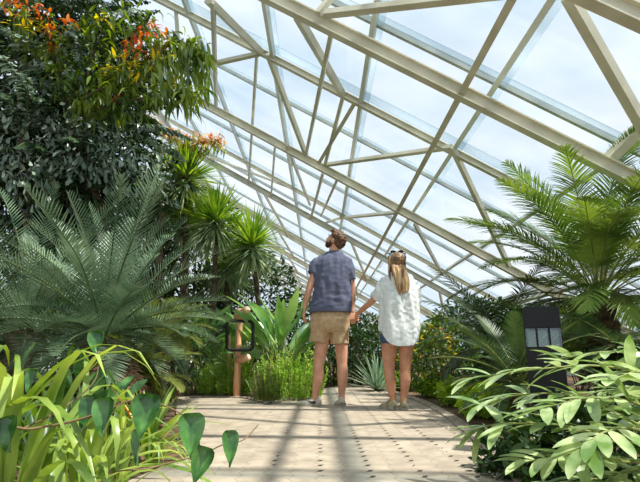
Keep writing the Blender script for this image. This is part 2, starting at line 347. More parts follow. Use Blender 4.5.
# ------------------------------------------------------------------ ground, path
def slab(name, poly, z0, z1, m, **k):
    mb = MB(); n = len(poly); v = [(x, y, z1) for x, y in poly]+[(x, y, z0) for x, y in poly]
    f = [tuple(range(n))]+[tuple(range(n, 2*n))[::-1]]+[(j, n+j, n+(j+1) % n, (j+1) % n) for j in range(n)]
    mb.add(v, f); return mb.build(name, m, smooth=False)
gm = MB(); nx, ny = 90, 130; X = np.linspace(-11, 7.4, nx); Y = np.linspace(-3, 46, ny)
V = [(x, y, .012*noise.noise(Vector((x*2.2, y*2.2, 0)))-.022) for y in Y for x in X]
gm.add(V, [(j*nx+i, j*nx+i+1, (j+1)*nx+i+1, (j+1)*nx+i) for j in range(ny-1) for i in range(nx-1)])
tag(gm.build('floor', 'soil'), kind='structure')
right = [(1.25, -2.5), (1.13, .3)]+[tuple(G(*q)[:2]) for q in [(545, 500), (500, 465), (480, 447), (458, 428), (440, 414), (420, 403), (402, 396), (382, 390.5), (364, 387), (345, 385)]]
left = [tuple(G(*q)[:2]) for q in [(322, 389), (306, 395), (290, 399), (272, 405), (255, 401), (238, 398), (200, 397.5), (182, 400), (176, 412), (190, 428), (200, 445), (178, 462), (130, 480)]]+[(-1.05, .8), (-1.05, -2.5)]
dens = lambda q: [tuple(v[:2]) for v in smooth_path([(a, b, 0) for a, b in q], 6)]
right = dens(right); left = dens(left)
tag(slab('paved_path', right+left, -.04, .0, 'paver'), kind='structure')
def kerb(name, line, off):
    mb = MB(); p = np.array([(a, b, -.004) for a, b in line]); t, x, y = frames(p); s = np.cross(t, [0, 0, 1.])*off
    k = len(p); v = []
    for i in range(k): v += [p[i]-[0, 0, .05], p[i]+[0, 0, .016], p[i]+s[i]*.1+[0, 0, .016], p[i]+s[i]*.1-[0, 0, .05]]
    f = [(i*4+j, i*4+(j+1) % 4, i*4+4+(j+1) % 4, i*4+4+j) for i in range(k-1) for j in range(4)]+[(0, 1, 2, 3), (k*4-1, k*4-2, k*4-3, k*4-4)]
    mb.add(v, f); tag(mb.build(name, 'curbstone', smooth=False), kind='structure')
kerb('trim_1', right, 1)
kerb('trim_2', left[:46], 1)

# ------------------------------------------------------------------ glasshouse roof: three parallel layers falling to the right
TA = math.tan(R(30)); HG = 4.0
LAY = {'g': HG, 'u': HG*.975, 'l': HG*.85}
def RZ(x, lay): return CH+LAY[lay]-TA*x
def Q(px, py, lay):
    r = ray(px, py); t = LAY[lay]/(r.z+TA*r.x); return np.array(tuple(Vector((0, 0, CH))+r*t))
XR, XL, YE, YN = 6.75, -8.6, 45.0, -1.5
RUP = (math.sin(R(30)), 0, math.cos(R(30)))
roof = empty('ceiling', (0, 0, 0), kind='structure')
def rp_(name, m, build):
    mb = MB(); build(mb); return mb.build(name, m, roof, smooth=False)
def rafter(y, lay, w, h, m, name, prof='box', dz=0):
    rp_(name, m, lambda mb: beam(mb, (XL, y, RZ(XL, lay)+dz), (XR, y, RZ(XR, lay)+dz), w, h, RUP, prof))
def purlin(x, lay, w, h, m, name, y0=YN, y1=YE, dz=0, prof='box'):
    rp_(name, m, lambda mb: beam(mb, (x, y0, RZ(x, lay)+dz), (x, y1, RZ(x, lay)+dz), w, h, RUP, prof))
ga = [HG*(1.172+.735*k) for k in range(-1, 14)]
for y in ga: rafter(y, 'g', .045, .07, 'bar', 'glazing_bar'); rafter(y-.10, 'g', .10, .02, 'curb', 'glazing_bar')
ba = [HG*.975*(1.625+1.48*k) for k in range(-1, 7)]
for y in ba:
    rafter(y, 'u', .08, .09, 'cream', 'rafter', 'I')
    rafter(y-.16, 'g', .2, .02, 'curb', 'flashing', dz=-.03)
la = [HG*.85*q for q in (.81, 1.285, 2.455, 3.60, 4.76, 5.92, 7.08, 8.24, 9.4, 10.56)]
for y in la: rafter(y, 'l', .095, .14, 'cream', 'truss_chord', 'I')
xk = [HG*(-.175+.326*k) for k in range(-6, 6)]
for x in xk:
    if x < XR-.1: purlin(x, 'g', .06, .075, 'cream_light', 'purlin', dz=-.05); purlin(x+.07, 'g', .09, .02, 'curb', 'flashing', dz=-.01)
for x in [HG*(-.175+.326*(k+.5)) for k in range(1, 5, 2)]: pass
for x in (-3.8, -1.2+0, 1.43, 4.05): 
    if x not in (-1.2,): purlin(x, 'l', .065, .075, 'cream', 'bottom_tie', dz=0)
# traced web members (struts between the layers)
web = [((298, 17, 'l'), (343, 95, 'u'), .08), ((331, 35, 'l'), (306, 155, 'l'), .045), ((208, 0, 'l'), (262, 53, 'u'), .085), ((262, 53, 'u'), (217, 63, 'l'), .06),
       ((213, 2, 'l'), (216, 106, 'l'), .05), ((257, 52, 'u'), (248.6, 184, 'l'), .04), ((343, 97, 'u'), (325, 165, 'l'), .05), ((356, 101, 'u'), (319, 163, 'l'), .06),
       ((452, 147, 'u'), (325, 165, 'l'), .06), ((452, 147, 'u'), (509, 266, 'l'), .07), ((325, 14, 'l'), (560, -13, 'u'), .07), ((318, 14, 'l'), (340, -14, 'u'), .06),
       ((568, -4, 'u'), (686, 201, 'l'), .085), ((640, 128, 'u'), (600, 168, 'l'), .1), ((400, 212, 'l'), (341, 218, 'u'), .06), ((415, 224, 'l'), (440, 270, 'u'), .06),
       ((287, 145, 'l'), (310, 205, 'u'), .05), ((291, 188, 'u'), (210, 157, 'l'), .05), ((323, 173, 'l'), (311, 218, 'l'), .05), ((338, 178, 'l'), (321, 216, 'u'), .05),
       ((275, 147, 'l'), (271, 197, 'l'), .035), ((176, 10, 'u'), (178, 40, 'l'), .05), ((343, 217, 'u'), (322, 224, 'l'), .05), ((268, 54, 'u'), (306, 155, 'l'), .07)]
for a, b, w in web:
    rp_('web_strut', 'cream', lambda mb: beam(mb, Q(*a), Q(*b), w, w, RUP))
# regular struts further down the house
for i in range(3, len(la)-1):
    for x0 in (-5.0, -2.4, .3, 2.9):
        ym = (la[i]+la[i+1])/2
        for (x, y) in ((x0, la[i]), (x0+1.3, la[i+1])):
            a = (x, y, RZ(x, 'l')); b = (x0+.65, ym, RZ(x0+.65, 'u'))
            rp_('web_strut', 'cream', lambda mb: beam(mb, a, b, .06, .06, RUP))
gl = MB(); gl.add([(XL, YN, RZ(XL, 'g')+.05), (XR, YN, RZ(XR, 'g')+.05), (XR, YE, RZ(XR, 'g')+.05), (XL, YE, RZ(XL, 'g')+.05)], [(0, 1, 2, 3)])
gl.build('glass_pane', 'glass', roof, smooth=False)
# side walls and end wall
zr = RZ(XR, 'g'); zl = RZ(XL, 'g')
def panel(name, x0, y0, z0, x1, y1, z1, m):
    mb = MB(); beam(mb, ((x0+x1)/2, (y0+y1)/2, z0), ((x0+x1)/2, (y0+y1)/2, z1), 1, 1, (0, 1, 0)); 
    v = np.array([(x, y, z) for z in (z0, z1) for (x, y) in ((x0, y0), (x1, y0), (x1, y1), (x0, y1))])
    mb = MB(); mb.add(v, [(0, 3, 2, 1), (4, 5, 6, 7), (0, 1, 5, 4), (1, 2, 6, 5), (2, 3, 7, 6), (3, 0, 4, 7)]); return tag(mb.build(name, m, smooth=False), kind='structure')
panel('wall_right', XR, YN, -.05, XR+.15, YE, zr, 'wall')
panel('wall_left', XL-.2, YN, -.05, XL, YE, 2.2, 'wall')
wl = tag(panel('window_1', XL-.12, YN, 2.2, XL-.08, YE, zl, 'glass'), kind='structure')
mb = MB()
for y in np.arange(YN, YE, 1.5): beam(mb, (XL-.1, y, 2.2), (XL-.1, y, zl), .07, .07, (0, 1, 0))
f_ = mb.build('window_frame', 'cream_light', wl, smooth=False)
mb = MB(); mb.add([(XL, YE, .9), (XR, YE, .9), (XR, YE, zr), (XL, YE, zl)], [(0, 1, 2, 3)]); we = tag(mb.build('window_2', 'glass', smooth=False), kind='structure')
panel('wall_back', XL, YE, -.05, XR, YE+.15, .9, 'wall')
mb = MB()
for x in np.arange(XL+.7, XR, 1.1): beam(mb, (x, YE-.05, .9), (x, YE-.05, RZ(x, 'g')-.1), .08, .08, (0, 1, 0))
for z in (2.2, 3.6): beam(mb, (XL, YE-.05, z), (min(XR, (CH+HG-z)/TA), YE-.05, z), .08, .08)
mb.build('window_frame', 'cream_light', we, smooth=False)
# ------------------------------------------------------------------ people
def remesh(mb, name, m, parent, vox=.007, cut=None, fold=None, it=2, solid=0, post=None):
    o = mb.build(name, m, parent); md = o.modifiers.new('r', 'REMESH'); md.mode = 'VOXEL'; md.voxel_size = vox; md.use_smooth_shade = True
    s = o.modifiers.new('s', 'SMOOTH'); s.iterations = it; s.factor = .5
    dg = bpy.context.evaluated_depsgraph_get(); me = bpy.data.meshes.new_from_object(o.evaluated_get(dg)); o.modifiers.clear()
    old = o.data; o.data = me; bpy.data.meshes.remove(old); me.name = name
    bm = bmesh.new(); bm.from_mesh(me); bm.normal_update(); off = parent.location
    if fold:
        for v in bm.verts: v.co += v.normal*fold(v.co+off)
    if cut:
        dl = [f for f in bm.faces if cut(f.calc_center_median()+off, f.normal)]; bmesh.ops.delete(bm, geom=dl, context='FACES')
    if post:
        for v in bm.verts:
            if v.is_boundary:
                z = post(v.co+off)
                if z is not None: v.co.z = z-off.z
    bm.to_mesh(me); bm.free()
    for p in me.polygons: p.use_smooth = True
    if solid:
        sm = o.modifiers.new('t', 'SOLIDIFY'); sm.thickness = solid; sm.offset = 0
    return o
def hand(mb, wrist, d, nrm, thumb, size=.185, curl=.5):
    """palm + five separate fingers; d = along the hand, nrm = palm side, thumb = side the thumb leaves from"""
    d = unit(np.array(d, float)); nrm = np.array(nrm, float); nrm = unit(nrm-d*np.dot(nrm, d)); sd = np.cross(d, nrm); sd = sd*np.sign(np.dot(sd, thumb) or 1)
    w = np.array(tuple(wrist)); k = size/.185
    for j in range(4):     # palm as four rays side by side
        o = sd*(.027-.018*j)*k
        tube(mb, [w+o*.55, w+d*.045*k+o*.9, w+d*.088*k+o], [.014*k, .0155*k, .0125*k], 8)
    for j, fl in enumerate((.072, .08, .075, .058)):
        o = sd*(.030-.0195*j)*k; p = w+d*.086*k+o; a = .15; pts = [p]
        for q in (.45, .32, .23):
            a += curl*(.7+.12*j); p = p+(d*math.cos(a)+nrm*math.sin(a)+sd*(.05-.035*j))*fl*q*k; pts.append(p)
        tube(mb, pts, [.0095*k, .009*k, .008*k, .0062*k], 8)
    p0 = w+d*.02*k+sd*.022*k; t1 = unit(d*.75+sd*.65+nrm*.25); t2 = unit(d*.9+sd*.25+nrm*.4)
    tube(mb, [p0, p0+t1*.042*k, p0+t1*.042*k+t2*.034*k, p0+t1*.042*k+t2*.034*k+unit(t2+nrm*.3)*.024*k], [.015*k, .0125*k, .010*k, .0075*k], 8)
def rotm(face, up=(0, 0, 1)):
    y = unit(np.array(face, float)); x = unit(np.cross(y, up)); z = np.cross(x, y); return np.stack([x, y, z], 1)
def head(mb, c, face, k=1.0, upv=(0, 0, 1)):
    """local x right, y face, z up; c = centre of skull"""
    m = rotm(face, upv); c = np.array(tuple(c)); T = lambda p: c+m@np.array(p)*k
    B = lambda p, r: ball(mb, T(p), np.array(r)*k, m)
    B((0, -.012, .02), (.074, .093, .088)); B((0, .03, -.035), (.056, .062, .066)); B((0, .052, -.082), (.032, .032, .024)); B((0, .02, -.07), (.05, .055, .035))
    tube(mb, [T((0, .082, .012)), T((0, .097, -.012)), T((0, .108, -.032))], np.array([.009, .012, .014])*k, 8); B((-.011, .094, -.036), (.009, .01, .008)); B((.011, .094, -.036), (.009, .01, .008))
    for s in (-1, 1):
        B((s*.03, .074, .022), (.024, .013, .008)); B((s*.038, .06, -.02), (.022, .02, .018))
        B((s*.074, -.005, -.012), (.009, .019, .031)); B((s*.079, -.012, .004), (.007, .016, .015))
    B((0, .088, -.056), (.02, .01, .006)); B((0, .086, -.066), (.018, .01, .007))
    return T, m
def shoe(name, mats, heel, fdir, Ln, w, h, parent, z0=.0, mark=False, lab=None):
    """heel = ground point under the heel, fdir = heading"""
    fd = unit(np.array([fdir[0], fdir[1], 0.])); sd = np.array([fd[1], -fd[0], 0]); hl = np.array([heel[0], heel[1], z0])
    prof = [(0, .30, .62), (.06, .40, 1.0), (.2, .44, 1.02), (.34, .42, .98), (.48, .46, .72), (.64, .5, .55), (.8, .49, .46), (.92, .38, .38), (1., .14, .2)]
    rs = []; so = []
    for t, ww, hh in prof:
        c = hl+fd*Ln*t; a = np.linspace(0, 2*math.pi, 16, endpoint=False); zz = np.sin(a); zt = np.where(zz > 0, zz**.8, 0)
        rs.append(np.stack([c+sd*w*ww*math.cos(q)*(1-.35*max(0, z_))+np.array([0, 0, .018+h*hh*z_]) for q, z_ in zip(a, zt)]))
        so.append(np.stack([c+sd*w*(ww+.04)*(1 if x > 0 else -1)*(1 if abs(x) > .5 else .5)+np.array([0, 0, zq]) for x, zq in ((1, .002), (1, .028), (-1, .028), (-1, .002))]))
    mb = MB(); rings(mb, rs); o = mb.build(name, mats[0], parent)
    s = MB(); rings(s, so); s.build('sole', mats[1], o_par(o, parent), smooth=False)
    lc = MB()
    for t in (.40, .47, .54, .61):
        hh = np.interp(t, [p[0] for p in prof], [p[2] for p in prof]); c = hl+fd*Ln*t+np.array([0, 0, .02+h*hh])
        tube(lc, [c-sd*w*.2, c+np.array([0, 0, .004]), c+sd*w*.2], .0035, 5)
    lc.build('lace', mats[1], o_par(o, parent))
    if mark:
        for sgn in (-1, 1):
            mk = MB(); pts = []
            for t, zc, hw in ((.30, .30, .02), (.36, .16, .13), (.46, .14, .14), (.58, .24, .10), (.72, .38, .05), (.86, .52, .01)):
                ww = np.interp(t*.8, [p[0] for p in prof], [p[1] for p in prof]); b = hl+fd*Ln*(t*.82)
                for s2 in (-1, 1):
                    zz = zc*.75+.1+s2*hw*1.15; pts.append(b+sd*sgn*(w*ww*(1-.35*zz)+.009)+np.array([0, 0, .02+h*zz]))
            mk.add(pts, [(2*i, 2*i+1, 2*i+3, 2*i+2) for i in range(5)])
            mk.build('curved_tick_mark', 'black', o_par(o, parent), smooth=False)
    return o
def o_par(o, parent):
    # sub-part: children of a part whose own location is zero inside the figure
    class _P: pass
    return SubParent(o, parent)
class SubParent:
    def __init__(s, o, parent): s.o = o; s.location = parent.location
_build = MB.build
def build2(self, name, mats, parent=None, smooth=True, origin=(0, 0, 0)):
    if isinstance(parent, SubParent):
        ob = _build(self, name, mats, parent.o_proxy() if hasattr(parent, 'o_proxy') else None, smooth, tuple(parent.location)); ob.location = (0, 0, 0); ob.parent = parent.o; return ob
    return _build(self, name, mats, parent, smooth, origin)
MB.build = build2
def PR(rows, Y, n=28, e=2.3):
    """rings from picture rows: (py, x_left, x_right, half-depth, depth shift)"""
    out = []
    for py, xl, xr, ry, dy in rows:
        a = P(xl, py, Y); b = P(xr, py, Y); out.append(ering(((a.x+b.x)/2, Y+dy, a.z), (b.x-a.x)/2, ry, n, e))
    return out
def PT(mb, pts, n=12, flat=1.0, Y=0):
    """tapered limb through (px, py, dy, radius)"""
    p = [P(a, b, Y+c) for a, b, c, r in pts]; k = 5
    sp = smooth_path(p, k); rr = np.interp(np.arange(len(sp))/k, np.arange(len(pts)), [q[3] for q in pts]); tube(mb, sp, rr, n, flat=flat)
def wrinkle(sc, amp, st=(1, 1, .35), seed=0):
    def f(co):
        v = Vector((co.x*sc*st[0]+seed, co.y*sc*st[1], co.z*sc*st[2])); a = noise.noise(v); b = noise.noise(v*2.3+Vector((5, 1, 2)))
        return amp*((1-abs(a)*2.2)*.9+b*.5)
    return f

# --- man
YM = G(320, 405.5).y
man = empty('person', (G(328, 405.5).x, YM, 0), 'person in slate blue t-shirt and khaki shorts looking up to the left, holding hands', 'person')
mb = MB()
hc = P(335.5, 240.5, YM); face = np.array([-.80, .42, .50])
T, hm = head(mb, hc, face, 1.04, (-.25, .1, 1))
PT(mb, [(333, 260, 0, .06), (333.5, 253, 0, .056), (335.5, 245, 0, .058)], Y=YM)
rings(mb, PR([(255, 326, 342, .05, 0), (259, 318, 347, .07, 0), (266, 316, 348, .09, 0), (280, 318, 347, .095, 0), (300, 318, 346, .09, 0), (315, 317, 347, .095, 0), (328, 317, 347, .09, 0)], YM))
for pts in ([(317, 263, 0, .052), (314.5, 274, -.01, .05), (310, 287, -.03, .041), (307, 298, -.02, .036), (304.5, 309, .0, .025)],
            [(347.5, 263, 0, .052), (350, 276, 0, .047), (352, 288, .02, .040), (352.5, 300, .02, .035), (352.2, 312, -.02, .024)]):
    PT(mb, pts, Y=YM)
hand(mb, P(304.4, 309.5, YM), (-.12, -.1, -1), (1, .2, 0), (0, 1, 0), .19, .4)
hand(mb, P(352.2, 312, YM-.02), (.02, -.1, -1), (-.2, .95, 0), (1, 0, 0), .18, .65)
PT(mb, [(324, 322, 0, .088), (322.5, 338, 0, .082), (320.5, 352, 0, .069), (318.6, 364, -.005, .056), (318.5, 374, -.02, .061), (317, 384, -.01, .052), (315.5, 393, 0, .037), (314.5, 400, 0, .035), (314, 404, 0, .034)], Y=YM)
PT(mb, [(340, 322, 0, .086), (340.8, 338, 0, .08), (341.5, 352, 0, .067), (342, 364, -.005, .055), (342.6, 374, -.02, .06), (342.3, 384, -.01, .05), (341.8, 393, 0, .036), (341.8, 400, 0, .034), (341.8, 404, 0, .034)], Y=YM)
remesh(mb, 'body', 'skin', man, .0065)
hb = MB()
for a in [((0, -.024, .036), (.083, .096, .086)), ((0, -.06, .0), (.072, .062, .074)), ((.0, .035, .088), (.062, .06, .032)), ((-.05, -.02, .05), (.036, .07, .05)), ((.05, -.02, .05), (.036, .07, .05))]:
    ball(hb, T(a[0]), np.array(a[1])*1.04, hm)
remesh(hb, 'hair', 'hair', man, .006, fold=lambda co: .010*noise.noise(co*34)+.006*noise.noise(co*80), it=1)
bb = MB()
for a in [((0, .062, -.083), (.036, .032, .03)), ((-.04, .035, -.068), (.022, .045, .03)), ((.04, .035, -.068), (.022, .045, .03)), ((-.066, .008, -.04), (.012, .02, .04)), ((.066, .008, -.04), (.012, .02, .04)), ((0, .097, -.049), (.026, .01, .006))]:
    ball(bb, T(a[0]), np.array(a[1])*1.04, hm)
remesh(bb, 'beard', 'beard', man, .006, fold=lambda co: .004*noise.noise(co*90), it=1)
for s in (-1, 1):
    e = MB(); ball(e, T((s*.03, .0785, .006)), .0095, hm); e.build('eye', 'eye', man)
    e = MB(); ball(e, T((s*.03, .0862, .006)), .004, hm); e.build('iris', 'black', man)
    e = MB(); tube(e, [T((s*.016, .09, .026)), T((s*.03, .091, .031)), T((s*.046, .078, .027))], .0045, 6); e.build('eyebrow', 'beard', man)
sb = MB()
rings(sb, PR([(252.5, 327, 342, .058, 0), (255, 324, 344, .075, 0), (258, 317.5, 348, .095, 0), (263, 313, 351.5, .115, 0), (272, 313, 351, .125, 0), (284, 314.5, 350.5, .125, -.005), (296, 313.5, 350.5, .125, 0), (306, 311, 350.3, .145, 0), (313.5, 309.6, 350, .158, 0)], YM))
PT(sb, [(319.5, 261.5, 0, .066), (316, 267, 0, .072), (313.5, 274.5, -.01, .071)], Y=YM); PT(sb, [(345.5, 261.5, 0, .066), (348.8, 269, 0, .068), (350.2, 280, 0, .062)], Y=YM)
wk = wrinkle(9, .0105, (1, 1, .5)); w2 = wrinkle(11, .005, (.6, .6, 1.1), 3)
zh = P(330, 311.5, YM).z
remesh(sb, 'shirt', 'navy', man, .009, fold=lambda co: wk(co)+(w2(co)*1.8 if co.z < zh+.22 else w2(co)), cut=lambda c, n: (c.z < zh+.004 and n.z < -.6) or (abs(n.z) > .72 and n.z < 0 and c.z > zh+.3), solid=.004, post=lambda c: zh-.002 if c.z < zh+.05 else None)
cb = MB(); pth = [P(334.5+7.6*math.cos(q), 252.4+1.0*math.sin(q)*0, YM+.056*math.sin(q)) for q in np.linspace(0, 2*math.pi, 25)]
tube(cb, pth, .009, 8, cap=False); cb.build('collar', 'navy', man)
kb = MB()
rings(kb, PR([(307, 314, 347.5, .115, 0), (312, 311.5, 349, .125, 0), (320, 310.5, 349.3, .135, -.015), (327, 310, 349, .13, -.01), (332, 311, 348.5, .12, 0)], YM))
PT(kb, [(321.5, 324, 0, .105), (320, 334, 0, .104), (318.6, 342.5, 0, .103)], Y=YM, n=16); PT(kb, [(339, 324, 0, .103), (339.2, 334, 0, .098), (339.4, 344, 0, .095)], Y=YM, n=16)
w3 = wrinkle(11, .008, (1, 1, .6), 8); zk = P(330, 340, YM).z
remesh(kb, 'shorts', 'khaki', man, .009, fold=w3, cut=lambda c, n: c.z < zk and n.z < -.6, solid=.004)
pk = MB()
for x0, x1 in ((317, 327), (334, 344)):
    tube(pk, [P(x0, 318.3, YM-.145), P(x1, 318.8, YM-.148)], .0035, 5)
tube(pk, [P(330.3, 315, YM-.142), P(330.4, 324, YM-.147), P(330.2, 331, YM-.135)], .0035, 5); pk.build('pocket_seam', 'khaki', man)
a = G(322.5, 405.5); shoe('shoe', ('shoe', 'sole'), (P(321.5, 404, YM).x, YM+.005), (-1, -.10), .25, .095, .072, man, mark=True)
a = G(341, 407); shoe('shoe', ('shoe', 'sole'), (P(341.6, 404, YM).x, YM-.065), (-.06, 1), .26, .11, .075, man)

# --- woman
YW = G(397, 409.5).y-.0
woman = empty('person', (G(397, 409.5).x, YW, 0), 'person with long blonde hair in loose white shirt and denim shorts, holding hands', 'person')
mb = MB()
hc = P(397.5, 262.5, YW); T, hm = head(mb, hc, (.10, .93, .30), .93, (0, 0, 1))
PT(mb, [(398, 282, .02, .05), (398, 275, .01, .046), (397.5, 266, 0, .048)], Y=YW)
rings(mb, PR([(278, 390, 406, .05, 0), (283, 384, 413, .065, 0), (292, 383, 414, .08, 0), (306, 385, 412, .075, 0), (318, 386, 411, .075, 0), (332, 382, 415, .09, 0), (346, 382, 415, .09, 0)], YW))
hx = P(353.5, 317, YM-.06)
wr = P(358.5, 312.5, YW+.22)
PT(mb, [(384, 284, 0, .046), (378, 294, .04, .041), (371, 302, .10, .034), (364, 308, .17, .03), (358.8, 312.8, .22, .022)], Y=YW)
hand(mb, wr, hx+Vector((0, 0, -.02))-wr, (-.2, .8, -.5), (0, -1, -.3), .165, .85)
PT(mb, [(412.5, 285, 0, .046), (415, 296, .0, .042), (415.5, 308, .03, .036), (412, 306, .14, .031), (406, 301, .24, .022)], Y=YW)
hand(mb, P(406, 301, YW+.24), (-.4, 1, .2), (0, -.3, -1), (-.6, 0, .6), .165, .7)
PT(mb, [(390, 338, 0, .090), (389.3, 350, 0, .078), (389, 362, 0, .063), (389.4, 371, -.005, .056), (390.3, 380, -.02, .056), (391.5, 389, -.01, .044), (392.6, 397, 0, .032), (393, 403, 0, .031)], Y=YW)
PT(mb, [(407, 338, 0, .088), (406, 350, 0, .075), (405.4, 362, 0, .061), (405, 371, -.005, .054), (405.4, 380, -.02, .054), (404.6, 389, -.01, .043), (403.4, 397, 0, .032), (403, 404, 0, .031)], Y=YW)
remesh(mb, 'body', 'skinw', woman, .0065)
hb = MB()
for a in [((0, -.022, .03), (.084, .094, .088)), ((0, -.055, -.01), (.078, .06, .085)), ((-.062, -.01, -.05), (.024, .05, .075)), ((.062, -.01, -.05), (.024, .05, .075)), ((0, .04, .075), (.06, .045, .03)), ((0, -.095, .0), (.035, .03, .03))]:
    ball(hb, T(a[0]), np.array(a[1])*.97, hm)
def strands(mb2, xs, pts, r):
    for i, x in enumerate(xs):
        j = rng.normal(0, 1.0, 4); PT(mb2, [(pts[q][0]+x*pts[q][3]+j[q]*.6, pts[q][1]+(rng.uniform(-4, 3) if q == len(pts)-1 else 0), pts[q][2]+rng.normal(0, .006), r*(1 if q < len(pts)-1 else .3)) for q in range(len(pts))], n=7, Y=YW)
tl = MB(); strands(tl, np.linspace(-1, 1, 11), [(398, 265, -.095, 5.5), (400, 273, -.115, 6.0), (402.5, 283, -.128, 6.2), (404, 294, -.13, 4.6)], .014); remesh(tl, 'long_hair', 'blonde', woman, .006, fold=lambda co: .007*noise.noise(Vector((co.x*70, co.y*70, co.z*9))), it=2)
strands(hb, np.linspace(-.78, .85, 6), [(397.5, 256, -.06, 9.4), (397, 266, -.07, 9.6), (396.8, 273, -.075, 9.0), (397.2, 281, -.09, 8.0)], .014)
w4 = lambda co: .007*noise.noise(Vector((co.x*70, co.y*70, co.z*9)))
remesh(hb, 'hair', 'hairw', woman, .006, fold=w4, it=2)
for s in (-1, 1):
    e = MB(); ball(e, T((s*.03, .080, .006)), .010, hm); e.build('eye', 'eye', woman)
    e = MB(); ball(e, T((s*.03, .0878, .006)), .0048, hm); e.build('iris', 'black', woman)
    e = MB(); tube(e, [T((s*.016, .09, .026)), T((s*.03, .091, .030)), T((s*.046, .078, .026))], .0035, 6); e.build('eyebrow', 'hair', woman)
e = MB(); tube(e, [T((-.02, .098, -.06)), T((0, .102, -.060)), T((.02, .098, -.06))], .006, 6); e.build('lips', 'lip', woman)
g = MB()                                            # sunglasses pushed up on the head
tube(g, smooth_path([T((-.086, -.05, .055)), T((-.084, .02, .085)), T((-.062, .055, .105)), T((0, .075, .112)), T((.062, .055, .105)), T((.084, .02, .085)), T((.086, -.05, .055))], 6), .006, 8)
for s in (-1, 1): ball(g, T((s*.045, .07, .118)), (.03, .009, .015), hm)
for s in (-1, 1): ball(g, T((s*.088, .0, .10)), (.007, .026, .008), hm)
g.build('sunglasses', 'black', woman)
sb = MB()
rings(sb, PR([(272.5, 389, 408, .06, .0), (275.5, 385.5, 412, .085, 0), (280, 382, 415, .105, 0), (288, 380.5, 417, .12, 0), (302, 379.5, 419, .13, 0), (318, 379, 419.5, .135, 0), (332, 379.5, 419.5, .145, 0), (347, 381, 418, .15, 0)], YW, n=32))
PT(sb, [(387, 281, 0, .07), (381, 290, .03, .074), (374.5, 299.5, .08, .070)], Y=YW, n=16); PT(sb, [(411, 282, 0, .07), (414.5, 294, 0, .068), (415.5, 306, .02, .06)], Y=YW, n=16)
w5_ = wrinkle(8.5, .024, (1, 1, .2), 4); w5 = lambda co: w5_(co)-.016; w6 = wrinkle(20, .005, (1, 1, .8), 9)
ztail = P(400, 346.5, YW).z; xc = P(400, 320, YW).x
def hem(c):
    u = min(1, abs(c.x-xc)/.20); return ztail+.15*u**4
def cut_w(c, n): return (c.z < hem(c)+.004 and c.z < ztail+.2) or (c.x < xc-.19 and n.x < -.35 and n.z < -.45 and c.z > ztail+.3)
remesh(sb, 'shirt', 'white', woman, .008, fold=lambda co: w5(co)+w6(co), cut=cut_w, solid=.003, post=lambda c: hem(c)+.002 if c.z < ztail+.2 else None)
yk = MB(); tube(yk, smooth_path([P(386, 289, YW-.088), P(392, 290.5, YW-.108), P(400, 291, YW-.116), P(408, 290.5, YW-.108), P(413.5, 289, YW-.088)], 5), .004, 5); yk.build('yoke_seam', 'white', woman)
cb = MB(); tube(cb, [P(399+9*math.cos(q), 274.5, YW+.056*math.sin(q)) for q in np.linspace(0, 2*math.pi, 25)], .012, 8, cap=False); cb.build('collar', 'white', woman)
db = MB()
rings(db, PR([(326, 384, 413, .11, 0), (334, 382, 416, .12, 0), (340, 381.5, 416, .115, 0)], YW))
PT(db, [(390, 336, 0, .097), (389.6, 344, 0, .094)], Y=YW, n=16); PT(db, [(407, 336, 0, .095), (406.5, 344, 0, .092)], Y=YW, n=16)
zd = P(400, 342, YW).z
remesh(db, 'denim_shorts', 'denim', woman, .009, cut=lambda c, n: c.z < zd and n.z < -.7, fold=wrinkle(16, .003), solid=.004)
a = G(395.5, 407.5); shoe('shoe', ('shoew', 'sole'), (P(394.8, 404, YW).x, YW-.06), (-.5, .85), .235, .092, .07, woman)
a = G(403.5, 410.0); shoe('shoe', ('shoew', 'sole'), (P(403, 404, YW).x, YW-.06), (.12, 1), .235, .092, .07, woman)
# ------------------------------------------------------------------ lamp, post and handrail
Yb = 2.8; bc = P(545, 355, Yb); bx_, by_ = bc.x, Yb
boll = empty('bollard_light', (bx_, by_, 0), 'square black bollard light with a clear glass band, standing among the palms at right', 'bollard light')
def sq(name, z0, z1, w, m, par=boll, bev=.006, rz=R(-24)):
    bm = bmesh.new(); bmesh.ops.create_cube(bm, size=1); bmesh.ops.scale(bm, vec=(w, w, z1-z0), verts=bm.verts)
    bmesh.ops.bevel(bm, geom=bm.edges[:], offset=bev, segments=2, affect='EDGES'); bmesh.ops.rotate(bm, verts=bm.verts, matrix=Matrix.Rotation(rz, 3, 'Z'))
    me = bpy.data.meshes.new(name); bm.to_mesh(me); bm.free(); o = bpy.data.objects.new(name, me); COL.objects.link(o); me.materials.append(M[m]); o.parent = par; o.location = (0, 0, (z0+z1)/2); return o
zt = P(546, 308, Yb).z; z1 = P(546, 329, Yb).z; z2 = P(546, 347, Yb).z
sq('base_plate', 0, .03, .26, 'black'); sq('body', .02, z2, .19, 'black'); sq('cap', z1, zt, .188, 'black'); sq('glass_band', z2, z1, .18, 'lens', bev=.003)
for i in range(4):
    a = R(-24)+i*math.pi/2
    for o_ in (-.032, .032):
        mb = MB(); c = np.array([bx_+.091*math.cos(a)-o_*math.sin(a), by_+.091*math.sin(a)+o_*math.cos(a), 0]); beam(mb, c+[0, 0, z2-.003], c+[0, 0, z1+.003], .009, .009, (0, 1, 0))
        if o_ == 0 or i < 4: mb.build('guard_bar', 'black', boll, smooth=False)

